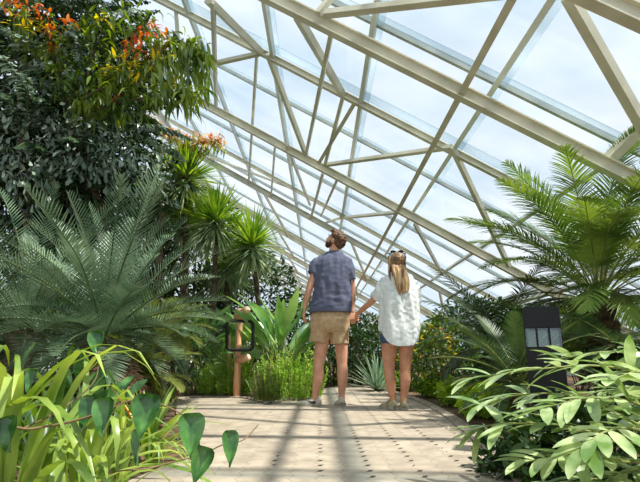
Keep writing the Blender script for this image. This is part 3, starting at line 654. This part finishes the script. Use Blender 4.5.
pb = G(236.5, 397); Yp = pb.y
post = empty('timber_post', (pb.x, Yp, 0), 'round peeled timber post with stubby pegs at the path bend', 'post')
zt = P(237, 309, Yp).z
mb = MB(); tube(mb, [(pb.x, Yp, -.02), (pb.x, Yp, .4), (pb.x+.004, Yp, zt-.012), (pb.x+.004, Yp, zt)], [.048, .044, .044, .038], 16); mb.build('shaft', 'timber', post)
def peg(a, b, r):
    a, b = np.array(tuple(a)), np.array(tuple(b)); d = unit(b-a)
    mb = MB(); tube(mb, [a, b-d*.012, b], [r, r, r*.82], 14); o = mb.build('peg', 'timber', post)
    e = MB(); tube(e, [b-d*.004, b+d*.002], [r*.8, r*.78], 14); ob = _build(e, 'end_grain', 'endgrain', None, True, tuple(post.location)); ob.location = (0, 0, 0); ob.parent = o
peg(P(237, 317, Yp), P(247.5, 309.5, Yp-.2), .053)
peg(P(237, 360, Yp), P(248, 357.5, Yp-.2), .05)
e = MB(); tube(e, [(pb.x+.004, Yp, zt-.002), (pb.x+.004, Yp, zt+.006)], [.04, .036], 16); e.build('end_grain', 'endgrain', post)
mb = MB(); tube(mb, [P(229, 396, Yp+.22), P(229, 335, Yp+.22)], [.03, .026], 12); t2 = empty('timber_post', P(229, 396, Yp+.22), 'thin pale timber stake behind the pegged post', 'post'); t2.location.z = 0
mb.build('shaft', 'timber', t2)
Yr = Yp-.25
rail = empty('handrail', (P(240, 350, Yr).x, Yr, 0), 'black tubular handrail ending in a rounded square loop beside the timber post', 'handrail')
mb = MB(); lp = []
for cx, cy, a0 in ((248.5, 325.5, -90), (248.5, 345.5, 0), (231.5, 345.5, 90), (231.5, 325.5, 180)):
    for q in range(6):
        a = R(a0+q*18); lp.append(P(cx+4.5*math.cos(a), cy+4.5*math.sin(a), Yr))
tube(mb, lp+[lp[0], lp[1]], .021, 10, cap=False); mb.build('end_loop', 'black', rail)
mb = MB(); tube(mb, smooth_path([P(228, 322, Yr), P(223, 328, Yr+.01), P(208, 343, Yr+.04), P(178, 362, Yr+.1), P(150, 380, Yr+.15)], 5), .020, 10); mb.build('rail', 'black', rail)
mb = MB(); q = P(176, 363, Yr+.1); tube(mb, [q, (q.x, q.y, 0)], .016, 10); mb.build('support_leg', 'black', rail)

# ------------------------------------------------------------------ plants, left side
def grove(px, py, Y): q = P(px, py, Y); return np.array([q.x, q.y, q.z])
# big blue-green cycad
CY = dict(n=44, ll=.185, lw=.009, ang=62, t0=.10, vee=.42, droop=.12, rr=.009, fold=.1, jit=.03)
c = grove(106, 338, 3.6)
big = palm('sago_palm', 'large blue-green sago palm filling the left side beside the path', 'palm', c, 52, 1.22, (-12, 84), mats=('cycad', 'rachis_dk'), droop=(.4, .95), fk=CY, trunk='bark', tr=.15)
c2 = grove(25, 330, 4.3)
palm('sago_palm', 'blue-green sago palm at the far left edge behind the larger one', 'palm', c2, 40, 1.3, (-12, 80), mats=('cycad', 'rachis_dk'), droop=(.5, 1.1), fk=CY, trunk='bark', tr=.14)
YG = dict(n=44, ll=.12, lw=.008, ang=66, t0=.1, vee=.3, droop=.25, rr=.007, fold=.1, jit=.04)
c3 = grove(142, 382, 3.75)
palm('sago_palm', 'small yellow-green sago palm with fronds arching over the path edge', 'palm', c3, 30, .52, (0, 62), mats=('cycad_y', 'rachis'), droop=(.8, 1.5), fk=YG, trunk='bark', tr=.07)
c3 = grove(160, 335, 4.3)
palm('sago_palm', 'mid-sized sago palm with sunlit drooping fronds below the yuccas', 'palm', c3, 28, .58, (0, 66), mats=('cycad_y', 'rachis'), droop=(.9, 1.5), fk=YG, trunk='bark', tr=.09)
dd_ = MB(); b0 = grove(112, 345, 3.6)
for i in range(8):
    az = rng.uniform(-2.4, .3); frond(dd_, curve_pts(b0-[0, 0, .06], az, R(-8), .6, .9), n=26, ll=.1, lw=.01, droop=.5, rr=.008, jit=.15)
dd_.build('dead_frond_skirt', ['dead', 'rachis_br'], big)

# dark tree upper left: arching fronds of wedge leaflets
FT = dict(n=20, ll=.13, lw=.065, ang=58, t0=.12, vee=-.1, prof='wedge', droop=1.0, rr=.011, fold=.25, jit=.22)
def leafy_palm(name, label, base, nodes, nfr, Ln, mats, fk, cat='tree', els=(10, 60), dr=(.8, 1.5), trunks=3, fill=None, azc=None):
    r = empty(name, (base[0], base[1], 0), label, cat)
    tb = MB()
    for q in range(trunks):
        nd = nodes[q % len(nodes)]; tube(tb, smooth_path([(base[0]+rng.normal(0, .1), base[1]+rng.normal(0, .1), -.02), ((base[0]+nd[0])/2, (base[1]+nd[1])/2, nd[2]*.5), nd], 5), np.linspace(.07, .03, 11), 9)
    tb.build('trunk', 'bark', r)
    for i in range(nfr):
        nd = nodes[i % len(nodes)]; az = rng.uniform(0, 2*math.pi) if azc is None else rng.normal(azc, 1.1)
        mb = MB(); frond(mb, curve_pts(np.array(nd)+rng.normal(0, .12, 3), az, R(rng.uniform(*els)), Ln*rng.uniform(.7, 1.1), rng.uniform(*dr)), **fk)
        mb.build('frond', list(mats[i % len(mats)]), r)
    if fill:
        fm = MB()
        for cc, rr, n, ll, lw in fill: leafmass(fm, cc, rr, n, ll, lw, 'wedge', droop=.9, shell=.2, up=-.2)
        fm.build('inner_foliage', 'tree', r)
    return r
bs = grove(30, 355, 6.2)
nodes = [grove(*q) for q in ((20, 60, 5.1), (75, 90, 5.3), (30, 140, 5.0), (95, 40, 5.6), (110, 130, 5.3), (60, 10, 5.4), (5, 100, 5.4), (60, 165, 5.2))]
leafy_palm('fishtail_palm', 'tall dark fishtail palm with ragged wedge leaflets at upper left', bs, nodes, 84, 1.05, [('tree', 'rachis_dk'), ('grey', 'rachis_dk'), ('tree', 'rachis_dk')], FT, trunks=4,
    fill=[(grove(20, 70, 6.0), (1.5, .7, 1.6), 4200, .14, .085), (grove(105, 80, 6.2), (.75, .5, 1.25), 1900, .14, .08), (grove(60, 180, 5.6), (1.5, .6, .9), 2600, .14, .08)])
# tree with orange young leaves, one bough arching to the right
fm = MB()
for q, rr, n in (((30, 110, 4.85), (.55, .3, .55), 330), ((85, 150, 4.9), (.6, .3, .42), 330), ((130, 160, 5.2), (.4, .3, .5), 240), ((25, 170, 4.8), (.6, .3, .4), 280), ((70, 60, 4.9), (.6, .3, .5), 260)): leafmass(fm, grove(*q), rr, n, .10, .048, 'wedge', droop=1.2, shell=.1, up=-.5)
fm.build('highlight_leaflets', 'grey', bpy.data.objects['fishtail_palm'])  # pale leaf colour stands in for bright glints on the dark crown
bs = grove(125, 355, 6.0)
mg = empty('mango_tree', (bs[0], bs[1], 0), 'leafy tree with orange and yellow young leaves and a bough arching right', 'tree')
tb = MB(); k0 = grove(70, 120, 5.0)
tube(tb, smooth_path([(bs[0], bs[1], -.02), grove(105, 230, 5.6), k0], 6), np.linspace(.07, .035, 13), 10)
boughs = [[k0, grove(105, 80, 4.9), grove(145, 62, 4.8), grove(178, 42, 4.75), grove(205, 58, 4.7)], [k0, grove(60, 60, 4.9), grove(40, 25, 4.9), grove(12, 12, 4.9)], [k0, grove(95, 60, 4.9), grove(105, 15, 4.9)],
          [k0, grove(110, 105, 4.8), grove(165, 95, 4.75), grove(198, 92, 4.7)], [k0, grove(60, 75, 4.8), grove(55, 50, 4.8)], [k0, grove(120, 50, 4.9), grove(150, 15, 4.9)], [k0, grove(90, 95, 4.7), grove(128, 78, 4.7)]]
for b in boughs: tube(tb, smooth_path(b, 6), np.linspace(.026, .007, 6*(len(b)-1)+1), 7)
tb.build('trunk', 'bark', mg)
lf = MB(); hg = MB(); og = MB(); yl = MB()
for bi, b in enumerate(boughs):
    sp = smooth_path(b, 14)
    for i in range(6, len(sp)):
        for _ in range(7 if bi in (0, 3) else 5):
            p = sp[i]+rng.normal(0, .06, 3)
            blades(hg if bi in (0, 3) else lf, p, rng.normal(0, .5, 3)+[.25, 0, -.25], [0, 0, 1.], rng.uniform(.16, .3) if bi in (0, 3) else rng.uniform(.12, .22), rng.uniform(.026, .04), 'lance', 1.6, .3)
hl_ = grove(180, 48, 4.75)
for i in range(150):
    p = grove(rng.uniform(150, 209), rng.uniform(38, 92), rng.uniform(4.6, 4.9)); blades(hg, p, rng.normal(0, .25, 3)+[.2, 0, -.7], [0, -1., .3], rng.uniform(.18, .3), .036, 'lance', .8, .3)
def cluster(mb, px, py, n, sp, l, w, Y=4.72):
    for i in range(n):
        a = rng.uniform(0, 6.28); rr = sp*rng.random()**.5; p = grove(px+rr*math.cos(a), py+rr*math.sin(a)*.7, Y+rng.normal(0, .05)); blades(mb, p, rng.normal(0, .6, 3)+[.15, -.25, .15], [0, -.4, 1.], l*rng.uniform(.6, 1.1), w, 'lance', .7, .25)
for q in ((135, 40, 12, 12), (150, 30, 16, 12), (163, 38, 14, 10), (140, 50, 10, 8), (128, 55, 8, 6), (22, 8, 14, 10), (38, 12, 16, 12), (52, 30, 12, 9), (50, 48, 8, 6), (68, 22, 9, 7), (5, 4, 8, 6), (160, 52, 8, 6), (120, 95, 4, 4)): cluster(og, *q, .14, .036)
for q in ((125, 62, 14, 12), (135, 70, 12, 8), (20, 22, 12, 12), (108, 70, 8, 6), (150, 60, 14, 10), (40, 30, 12, 9), (98, 18, 8, 8), (165, 60, 10, 8), (170, 85, 10, 8)): cluster(yl, *q, .15, .036)
for q in ((70, 40, 60, 26), (100, 30, 60, 28), (90, 70, 50, 22), (130, 20, 50, 24), (140, 85, 40, 20), (30, 50, 40, 20)): cluster(lf, *q, .18, .038, 4.85)
lf.build('foliage', 'tree2', mg); hg.build('hanging_foliage', 'tree2', mg); og.build('orange_young_leaves', 'orange', mg); yl.build('yellow_young_leaves', 'yellow', mg)
# peach plant
pp = empty('cordyline', (*grove(165, 355, 7.1)[:2], 0), 'tall thin cordyline with peach and cream leaves above the yuccas', 'plant')
tb = MB(); pe = MB()
ye = MB()
for px, py in ((152, 120), (172, 134), (190, 138), (206, 140), (218, 139), (160, 150), (135, 128), (182, 148), (198, 147)):
    q = grove(px, py, 7.1); tube(tb, smooth_path([(pp.location.x, pp.location.y, 0), grove(160, 230, 7.1), q], 6), np.linspace(.02, .008, 13), 6)
    d = dirs(44, -.1); blades(pe, np.tile(q, (44, 1))+rng.normal(0, .05, (44, 3)), d*[1.5, 1, .5], [0, -.3, 1.], rng.uniform(.08, .19, 44), .032, 'lance', 1.2, .3)
    d = dirs(30, -.4); blades(ye, np.tile(q, (30, 1))+rng.normal(0, .06, (30, 3))-[0, 0, .07], d, [0, -.3, 1.], rng.uniform(.1, .2, 30), .03, 'lance', 1.2, .3)
ye.build('yellow_leaves', 'strap', pp)
tb.build('stem', 'bark', pp); pe.build('foliage', 'peach', pp)
# yuccas
def yucca(px, py, Y, r, label, n=110, w=.026, base=None):
    c = grove(px, py, Y); b = c if base is None else grove(*base)
    e = empty('yucca', (b[0], b[1], 0), label, 'yucca', 'yuccas by the glass roof')
    tb = MB(); tube(tb, smooth_path([(b[0], b[1], -.02), (b[0]*.5+c[0]*.5+.03, b[1], c[2]*.5), c], 6), np.linspace(.05, .035, 13), 9); tb.build('trunk', 'bark', e)
    for nm, m, lo, hi, k, dr in (('leaf_crown', 'yucca', -.05, 1.4, int(n*1.35), .2), ('lower_leaves', 'yucca_dk', -1., .1, int(n*1.0), .35)):
        mb = MB(); a = rng.uniform(0, 6.283, k); el = rng.uniform(lo, hi, k); d = np.stack([np.cos(a)*np.cos(el), np.sin(a)*np.cos(el), np.sin(el)], 1)
        pb_ = c+d*.03-np.array([0, 0, .12])*(rng.random(k)[:, None] if lo < -.5 else 0)
        blades(mb, pb_, d, [0, 0, 1.], r*rng.uniform(.75, 1.08, k), w, 'sword', dr, .35); mb.build(nm, m, e)
yucca(186, 180, 7.3, .76, 'topmost of the sunlit yuccas, its bright green head beside the peach cordyline', 170, .03, base=(178, 355, 7.4))
yucca(216, 222, 7.0, .62, 'middle one of the sunlit yuccas, between the topmost and the one nearest the man', 150, .03, base=(205, 355, 7.2))
yucca(252, 246, 7.2, .66, 'lowest of the sunlit yuccas, its spiky head leaning out nearest the man', 160, .03, base=(264, 355, 7.3))
yucca(150, 205, 7.4, .62, 'shaded yucca directly behind the large sago palm', 120, .03)
yucca(188, 225, 7.6, .6, 'pale yucca tucked under the topmost head', 130, .03)
yucca(228, 268, 7.7, .55, 'shaded yucca low behind the timber post', 130, .03)
# bird of paradise
def paddles(name, label, base, n, L_, w, spread, H, m='paddle', azm=None, lean=.5):
    e = empty(name, (base[0], base[1], 0), label, 'plant', 'broad paddle-leaved plants')
    for i in range(n):
        a = rng.uniform(0, 6.283); h = H*rng.uniform(.45, 1.); b = np.array([base[0]+rng.normal(0, .1), base[1]+rng.normal(0, .1), -.01])
        out = np.array([math.cos(a), math.sin(a)*.6, 0]); ln = lean*rng.uniform(.2, 1.1); top = b+out*h*ln*.6+np.array([0, 0, h*.62])
        mb = MB(); st = smooth_path([b, b+(top-b)*.5+[0, 0, h*.06], top], 5); tube(mb, st, np.linspace(.014, .008, 11), 6, 1)
        d = unit(top-b+out*.25); nr = unit(np.cross(np.cross(d, [0, 0, 1.]), d)+rng.normal(0, .35, 3)+[0, -.25, 0])
        w_ = np.array(PROF['paddle']); blades(mb, top, d, nr, L_*rng.uniform(.75, 1.1), w*rng.uniform(.8, 1.1), 'paddle', rng.uniform(.2, 1.0), .28); mb.build('leaf', [m, 'rachis'], e)
paddles('bird_of_paradise', 'clump of broad paddle leaves rising behind the timber post', grove(240, 370, 7.3), 32, .7, .14, .4, 1.25, lean=.3)
paddles('bird_of_paradise', 'clump of broad light green paddle leaves beside the man', grove(282, 365, 6.5), 38, .72, .15, .4, 1.4, lean=.55)
paddles('bird_of_paradise', 'shaded clump of paddle leaves between the sago palms and the post', grove(200, 370, 7.0), 20, .7, .17, .4, 1.2, lean=.3)

def sprigs(name, label, base, rad, n, H, m, ll=.045, lw=.016, k=30, cat='shrub', group=None, spread=.35, prof='lance'):
    e = empty(name, (base[0], base[1], 0), label, cat, group); mb = MB(); sm = MB()
    for i in range(n):
        a = rng.uniform(0, 6.283); r = rng.random()**.5; b = np.array([base[0]+rad[0]*r*math.cos(a), base[1]+rad[1]*r*math.sin(a), 0]); h = H*(1-.45*r*r)*rng.uniform(.75, 1.08)
        t = b+np.array([math.cos(a)*spread*r*h, math.sin(a)*spread*r*h, h]); pts = smooth_path([b, (b+t)/2+rng.normal(0, .012, 3), t], 6)
        frond(mb, pts, n=k, ll=ll, lw=lw, ang=50, t0=.1, vee=.15, prof=prof, droop=.3, rr=.003, jit=.8, mr=0, shape=lambda u: 1-.35*u, side=(math.cos(a*3), math.sin(a*3), 0))
        tube(sm, pts, .004, 4, cap=False)
    mb.build('foliage', m, e); sm.build('stem', 'rachis', e); return e
b = G(288, 402); sprigs('fern_bush', 'bright green feathery bush in the path bend in front of the man', (b.x, b.y+.34), (.34, .26), 120, .62, 'fern')
b = G(266, 403); sprigs('rosemary_bush', 'olive upright wispy bush at the corner of the planting bed', (b.x-.02, b.y+.17), (.17, .13), 60, .44, 'bushmid', ll=.03, lw=.005, k=30)
b = G(222, 397); sprigs('fern_bush', 'feathery green bush left of the timber post', (b.x-.03, b.y+.34), (.33, .2), 130, .6, 'fern')
b = G(305, 396); sprigs('fern_bush', 'low bright green bush behind the feet of the man', (b.x+.02, b.y+.35), (.2, .2), 60, .42, 'fern')

# ------------------------------------------------------------------ plants in the middle distance and along the back
def sh(px, py, Y, rx, rz, n, ll, lw, m, label, name='shrub', prof='lance', ry=None, **k):
    c = grove(px, py, Y); return shrub(name, label, c, (rx, ry or rx*.7, rz), n, ll, lw, m, prof, **k)
sh(360, 345, 8.6, .6, .6, 2600, .08, .03, 'bushdk', 'rounded dark green shrub between the man and the woman')
sh(335, 352, 9.5, .8, .65, 2600, .10, .04, 'bushmid', 'mid-green shrub far down the path behind the man')
sh(385, 350, 9.8, .8, .55, 2200, .11, .04, 'bushdk', 'low dark shrub far down the path behind the woman')
sh(424, 358, 6.6, .42, .42, 900, .085, .034, 'bushmid', 'speckled croton shrub with yellow and red leaves right of the woman', name='croton', extra=[('yellow', 130, .08, .03, 'lance', 'yellow_leaves'), ('orange', 50, .07, .025, 'lance', 'red_leaves')])
sh(448, 352, 7.8, .6, .55, 2000, .10, .035, 'bushmid', 'loose green shrub beneath the sloping roof steel')
sh(480, 335, 9.0, 1.0, .7, 2600, .12, .045, 'bushdk', 'tall dark shrub against the low right-hand wall')
sh(545, 335, 9.5, 1.2, .62, 2400, .12, .045, 'bushmid', 'tall green shrub behind the bollard light')
sh(575, 345, 7.8, .7, .36, 2400, .12, .045, 'bushdk', 'low dark shrub between the bollard light and the large right-hand palm')
sh(300, 335, 11, 1.0, .8, 2400, .13, .05, 'bushdk', 'dark shrub in the distance behind the paddle leaves')
sh(245, 305, 9.7, 1.2, 1.15, 3800, .13, .05, 'bushdk', 'dense dark shrub behind the yuccas', ry=.4, stems=9)
sh(185, 270, 8.8, 1.3, 1.65, 5400, .14, .055, 'bushdk', 'tall dark shrub rising behind the sago palms', ry=.4, stems=9)
sh(95, 255, 8.0, 1.6, 1.7, 6500, .14, .055, 'bushdk', 'massive dark shrub under the fishtail palm', ry=.4, stems=9)
sh(5, 250, 7.3, 1.5, 1.8, 6000, .14, .055, 'bushdk', 'massive dark shrub at the left edge of the house', ry=.4, stems=9)
sh(170, 345, 5.6, .6, .5, 1000, .09, .035, 'bushdk', 'low dark shrub behind the small sago palms')
sh(15, 345, 5.6, .8, .6, 1500, .10, .04, 'bushdk', 'low dark shrub behind the left-edge sago palm')
sh(90, 345, 4.6, .8, .45, 1300, .09, .03, 'bushdk', 'low dark shrub at the foot of the large sago palm')
# lime ground cover along the right kerb
for i, (px, py, rx, lab) in enumerate(((385, 389, .24, 'patch of lime ground cover behind the feet of the woman'), (414, 396, .30, 'patch of lime ground cover beside the shoes of the woman'), (436, 405, .26, 'patch of lime ground cover along the kerb right of the woman'),
        (458, 416, .24, 'patch of lime ground cover where the kerb meets the dark palm'), (368, 384, .25, 'farthest patch of lime ground cover on the outer side of the path'))):
    g0 = G(px, py); cc = (g0.x+rx*.8+.1, g0.y+.1, .11)
    shrub('ground_cover', lab, cc, (rx, .36, .15), 900, .062, .046, 'lime', 'round', cat='ground cover', group='lime ground cover along the kerb', stems=5, up=.8, droop=.6, shell=.1, smat='rachis')
# agave
b = G(381, 388); c = grove(377, 372, 7.5); c[2] = .05; ag = empty('agave', (c[0], c[1], 0), 'spiky blue-grey agave rosette behind the woman', 'agave')
for i in range(44):
    a = i*2.39996; el = R(8+76*(i/44)); d = np.array([math.cos(a)*math.cos(el), math.sin(a)*math.cos(el), math.sin(el)]); mb = MB()
    blades(mb, c+d*.02-[0, 0, .04], d, [0, 0, 1.], .58*rng.uniform(.85, 1.05), .04, 'sword', .12, .4); mb.build('leaf', 'agave', ag)
cb = MB(); tube(cb, [c-[0, 0, .06], c], [.05, .04], 10); cb.build('stem', 'bark', ag)

# ------------------------------------------------------------------ right-hand palms
PH = dict(n=66, ll=.31, lw=.0135, ang=54, t0=.26, vee=.22, droop=.45, rr=.010, fold=.3, jit=.07)
c = grove(600, 302, 5.1)
pr = palm('date_palm', 'large feathery palm on the right with a brown skirt of dead leaves', 'palm', c, 56, 1.8, (2, 84), mats=('palm', 'rachis'), droop=(.7, 1.4), fk=PH, trunk='bark', tr=.15)
sk = MB()
for i in range(46):
    a = rng.uniform(0, 6.283); b = c+np.array([math.cos(a)*.12, math.sin(a)*.12, rng.uniform(-.06, .12)]); tube(sk, curve_pts(b, a, R(rng.uniform(-20, 50)), rng.uniform(.25, .45), 2.2, 8), np.linspace(.016, .006, 9), 5, 0, flat=.4)
sk.build('dead_leaf_skirt', 'dead', pr)
PD = dict(n=46, ll=.22, lw=.012, ang=58, t0=.14, vee=.15, droop=.5, rr=.008, fold=.2, jit=.06)
c = grove(500, 352, 5.6)
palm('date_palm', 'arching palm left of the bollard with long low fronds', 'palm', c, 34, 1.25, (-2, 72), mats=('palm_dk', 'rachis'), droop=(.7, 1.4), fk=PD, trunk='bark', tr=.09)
c = grove(520, 385, 3.9)
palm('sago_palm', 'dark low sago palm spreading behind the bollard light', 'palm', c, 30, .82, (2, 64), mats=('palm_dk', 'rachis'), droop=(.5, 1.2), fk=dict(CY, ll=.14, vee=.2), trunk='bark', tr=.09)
c = grove(618, 345, 4.1)
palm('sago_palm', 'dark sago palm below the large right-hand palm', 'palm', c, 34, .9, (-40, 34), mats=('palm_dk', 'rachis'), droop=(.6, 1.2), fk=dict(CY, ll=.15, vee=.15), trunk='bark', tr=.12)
# cardboard palm in the right foreground
OB = dict(n=13, ll=.165, lw=.04, ang=62, t0=.16, vee=.12, prof='oblong', droop=.42, rr=.006, fold=.2, jit=.26, shape=lambda u: .8+.35*np.sin(np.pi*(.15+.7*u)))
def ppath(pts): return smooth_path([grove(*q) for q in pts], 6)
base = grove(668, 470, 1.95); base[2] = .05
cp = empty('cardboard_palm', (base[0], base[1], 0), 'low plant with leathery oblong leaflets reaching over the kerb at lower right', 'plant')
tb = MB(); tube(tb, [(base[0], base[1], -.02), base+[0, 0, .05]], [.07, .05], 12); tb.build('stem', 'bark', cp)
fr = [[(668, 430, 1.95), (648, 380, 1.9), (600, 366, 1.85), (540, 369, 1.85), (472, 378, 1.9)], [(668, 440, 1.95), (640, 405, 1.8), (590, 398, 1.72), (545, 408, 1.7)],
      [(668, 450, 1.95), (620, 440, 1.8), (560, 425, 1.8), (500, 424, 1.85), (474, 430, 1.9)], [(668, 460, 1.95), (630, 462, 1.75), (570, 455, 1.7), (525, 462, 1.7)],
      [(668, 430, 1.95), (660, 390, 1.75), (640, 372, 1.6), (612, 380, 1.5)], [(668, 430, 1.95), (670, 380, 1.95), (650, 355, 2.0), (600, 352, 2.05), (560, 360, 2.1)],
      [(668, 450, 1.95), (640, 430, 1.6), (605, 432, 1.5), (580, 450, 1.45)], [(668, 445, 1.95), (630, 420, 2.0), (570, 396, 2.05), (520, 395, 2.1), (480, 405, 2.1)],
      [(668, 460, 1.95), (640, 470, 1.9), (600, 478, 1.85), (550, 486, 1.8)], [(668, 430, 1.95), (690, 390, 1.9), (720, 380, 1.9)], [(668, 440, 1.95), (640, 440, 2.2), (600, 430, 2.4), (560, 430, 2.5)], [(668, 440, 1.95), (655, 400, 2.1), (620, 390, 2.3), (580, 395, 2.4)]]
for i, pth in enumerate(fr):
    mb = MB(); frond(mb, ppath(pth), **dict(OB, ll=(.12 if i in (3, 4, 6) else .155)*rng.uniform(.9, 1.12), n=[14, 11, 14, 12, 10, 13, 10, 13, 12, 10, 12, 11][i])); mb.build('frond', ['oblong', 'rachis'], cp)
sh(600, 462, 2.35, .55, .24, 1800, .08, .03, 'bushdk', 'low dark weeds added to darken the space under the oblong leaflets at lower right')  # dark leaves added to supply the shade beneath the leaflets
mb = MB(); q = grove(588, 470, 2.0); tube(mb, [(q[0], q[1], -.02), (q[0], q[1], .06), (q[0], q[1], .07)], [.02, .02, .016], 12); tag(mb.build('stake', 'timber'), 'short orange-brown stake poking up at lower right', 'stake')

# ------------------------------------------------------------------ left foreground
def straps(base, n, L_, w, label, m='strap', el=(35, 85), droop=(.8, 2.1), azr=(0, 6.283), name='strap_leaf_lily'):
    e = empty(name, (base[0], base[1], 0), label, 'plant', 'strap-leaved plants in the left foreground'); 
    for q in range(n):
        a = rng.uniform(*azr); x = R(rng.uniform(*el)); d = np.array([math.cos(a)*math.cos(x), math.sin(a)*math.cos(x), math.sin(x)]); b = np.array([base[0], base[1], base[2]])+[math.cos(a)*.03, math.sin(a)*.03, -.01]
        mb = MB(); LL = 1.55*L_*rng.uniform(.6, 1.1); dr = rng.uniform(*droop)
        w_ = [.6, .85, .95, 1, 1, .97, .92, .82, .66, .42, .05]; S = 10; p = b.copy(); sd = unit(np.cross(d, [0, 0, 1.])); V = []; ww = 1.3*w*rng.uniform(.7, 1.2)
        for i in range(S+1):
            t = i/S; dt = unit(d+dr*t*t*np.array([0, 0, -1.])+(0 if i == 0 else 0)); nn = np.cross(sd, dt)
            if i: p = p+dt*LL/S
            h = ww*w_[i]/2; V += [p-sd*h+nn*h*.3, p.copy(), p+sd*h+nn*h*.3]
        mb.add(V, [f for i in range(S) for f in ((i*3, i*3+1, i*3+4, i*3+3), (i*3+1, i*3+2, i*3+5, i*3+4))]); mb.build('leaf', m, e)
    cb = MB(); tube(cb, [(base[0], base[1], -.02), (base[0], base[1], base[2]+.02)], [.03, .025], 10); cb.build('crown', m, e)
    return e
for (px, Y, n, L_, w, lab, m) in ((28, 1.55, 34, .50, .026, 'lime strap-leaved clump arching across the lower left corner', 'strap'), (95, 1.75, 26, .36, .022, 'lime strap-leaved clump right of the corner clump', 'strap'),
        (-30, 1.75, 34, .62, .028, 'strap-leaved clump cut by the left edge of the view', 'strap'), (60, 2.2, 34, .46, .024, 'darker strap-leaved clump behind the lime ones', 'strap_dk'), (130, 2.1, 22, .30, .018, 'small strap-leaved clump nearest the path', 'strap'),
        (5, 2.6, 22, .5, .026, 'green strap-leaved clump in front of the sago palms', 'strap_dk'), (118, 2.9, 22, .34, .02, 'far strap-leaved clump by the yellow bromeliad', 'strap_dk'), (60, 1.25, 18, .26, .024, 'nearest strap-leaved clump at the bottom edge', 'strap'), (160, 2.6, 18, .22, .012, 'thin grassy clump at the edge of the paving', 'strap')):
    q = P(px, 355, Y); straps((q.x, q.y, 0), n, L_, w, lab, m)
# tall single strap blade and upright bromeliads
q = grove(150, 410, 2.7)
e = empty('bromeliad', (q[0], q[1], 0), 'bromeliad with broad upright yellow-green leaves and an orange centre', 'plant')
for i in range(18):
    a = i*2.4; x = R(35+45*(i/18)); d = np.array([math.cos(a)*math.cos(x), math.sin(a)*math.cos(x), math.sin(x)]); mb = MB(); blades(mb, np.array([q[0], q[1], .02])+d*.02, d, [0, 0, 1.], .36*rng.uniform(.8, 1.1), .04 if i not in (12, 9, 15) else .02, 'strap', .35, .5)
    mb.build('leaf', 'orange' if i in (12,) else ('yellow' if i in (9, 15) else 'strap'), e)
q = grove(85, 400, 2.9)
e = empty('broad_leaf_plant', (q[0], q[1], 0), 'upright plant with broad oval leaves in front of the large sago palm', 'plant')
for i in range(18):
    a = i*2.4; x = R(50+35*(i/18)); d = np.array([math.cos(a)*math.cos(x), math.sin(a)*math.cos(x), math.sin(x)]); mb = MB(); b0 = np.array([q[0], q[1], 0]); t0 = b0+d*rng.uniform(.2, .4)
    tube(mb, [b0, t0], [.006, .004], 6, 1); blades(mb, t0, d, [0, -.6, .5], .17, .06, 'oblong', .3, .3); mb.build('leaf', ['heart', 'rachis'], e)
# vine with glossy heart-shaped leaves
v0 = P(-10, 470, 1.2)
vi = empty('vine', (v0.x, v0.y, 0), 'vine with glossy heart-shaped leaves trailing out over the path edge', 'vine')
def heart(px, py, Y, L_, w, dx, dz, m='heart', rgt=0, yaw=0):
    mb = MB(); b = grove(px, py, Y); d = unit(np.array([dx, -.25, dz])); yaw = rng.uniform(-.9, .5); nr = unit(np.array([yaw, -1., rng.uniform(.5, 1.1)])); sd = unit(np.cross(d, nr)); nn = np.cross(sd, d)
    prof = [(-.10, .0), (-.09, .30), (0, .46), (.12, .5), (.3, .48), (.5, .38), (.7, .24), (.87, .1), (1., .01)]; V = []; 
    for t, hw in prof:
        p = b+d*L_*t-nn*.10*L_*t*t; cen = b+d*L_*max(t, 0)-nn*.10*L_*t*t
        for s in (-1, -.5, 0, .5, 1):
            V.append((cen if s == 0 else p+sd*s*hw*w)+nn*abs(s)*w*.34+nn*math.sin(t*22+s)*.0015)
    mb.add(V, [(i*5+j, i*5+j+1, i*5+j+6, i*5+j+5) for i in range(len(prof)-1) for j in range(4)])
    o = mb.build('leaf', m, vi)
mb = MB()
tube(mb, smooth_path([(v0.x-.1, v0.y, 0), grove(-15, 440, 1.25), grove(32, 429, 1.3), grove(70, 422, 1.32), grove(106, 411, 1.35)], 6), .0035, 6)
tube(mb, smooth_path([(P(70, 480, 1.3).x, 1.3, 0), grove(100, 482, 1.35), grove(150, 468, 1.42), grove(200, 455, 1.5), grove(222, 445, 1.52), grove(243, 440, 1.55), grove(258, 425, 1.6)], 6), .0022, 6)
tube(mb, smooth_path([grove(106, 411, 1.35), grove(125, 402, 1.38), grove(146, 400, 1.4), grove(170, 408, 1.45), grove(192, 420, 1.45)], 6), .0025, 6)
tube(mb, smooth_path([grove(20, 430, 1.3), grove(60, 410, 1.5), grove(95, 380, 1.6), grove(98, 345, 1.65)], 6), .0025, 6)
mb.build('stem', 'rachis_br', vi)
for a in ((108, 402, 1.33, .085, .062, .05, -1), (96, 400, 1.36, .08, .06, -.25, -1), (149, 399, 1.38, .105, .075, -.05, -1), (139, 432, 1.4, .085, .034, .1, -1), (191, 418, 1.42, .108, .072, .1, -1), (205, 450, 1.45, .09, .062, -.25, -1), (229, 434, 1.5, .09, .05, .1, -1),
          (12, 420, 1.25, .075, .058, .2, -1), (-2, 425, 1.25, .085, .06, .1, -1), (98, 334, 1.62, .075, .055, .15, -1), (36, 372, 1.7, .07, .05, -.1, -1)): heart(*a)
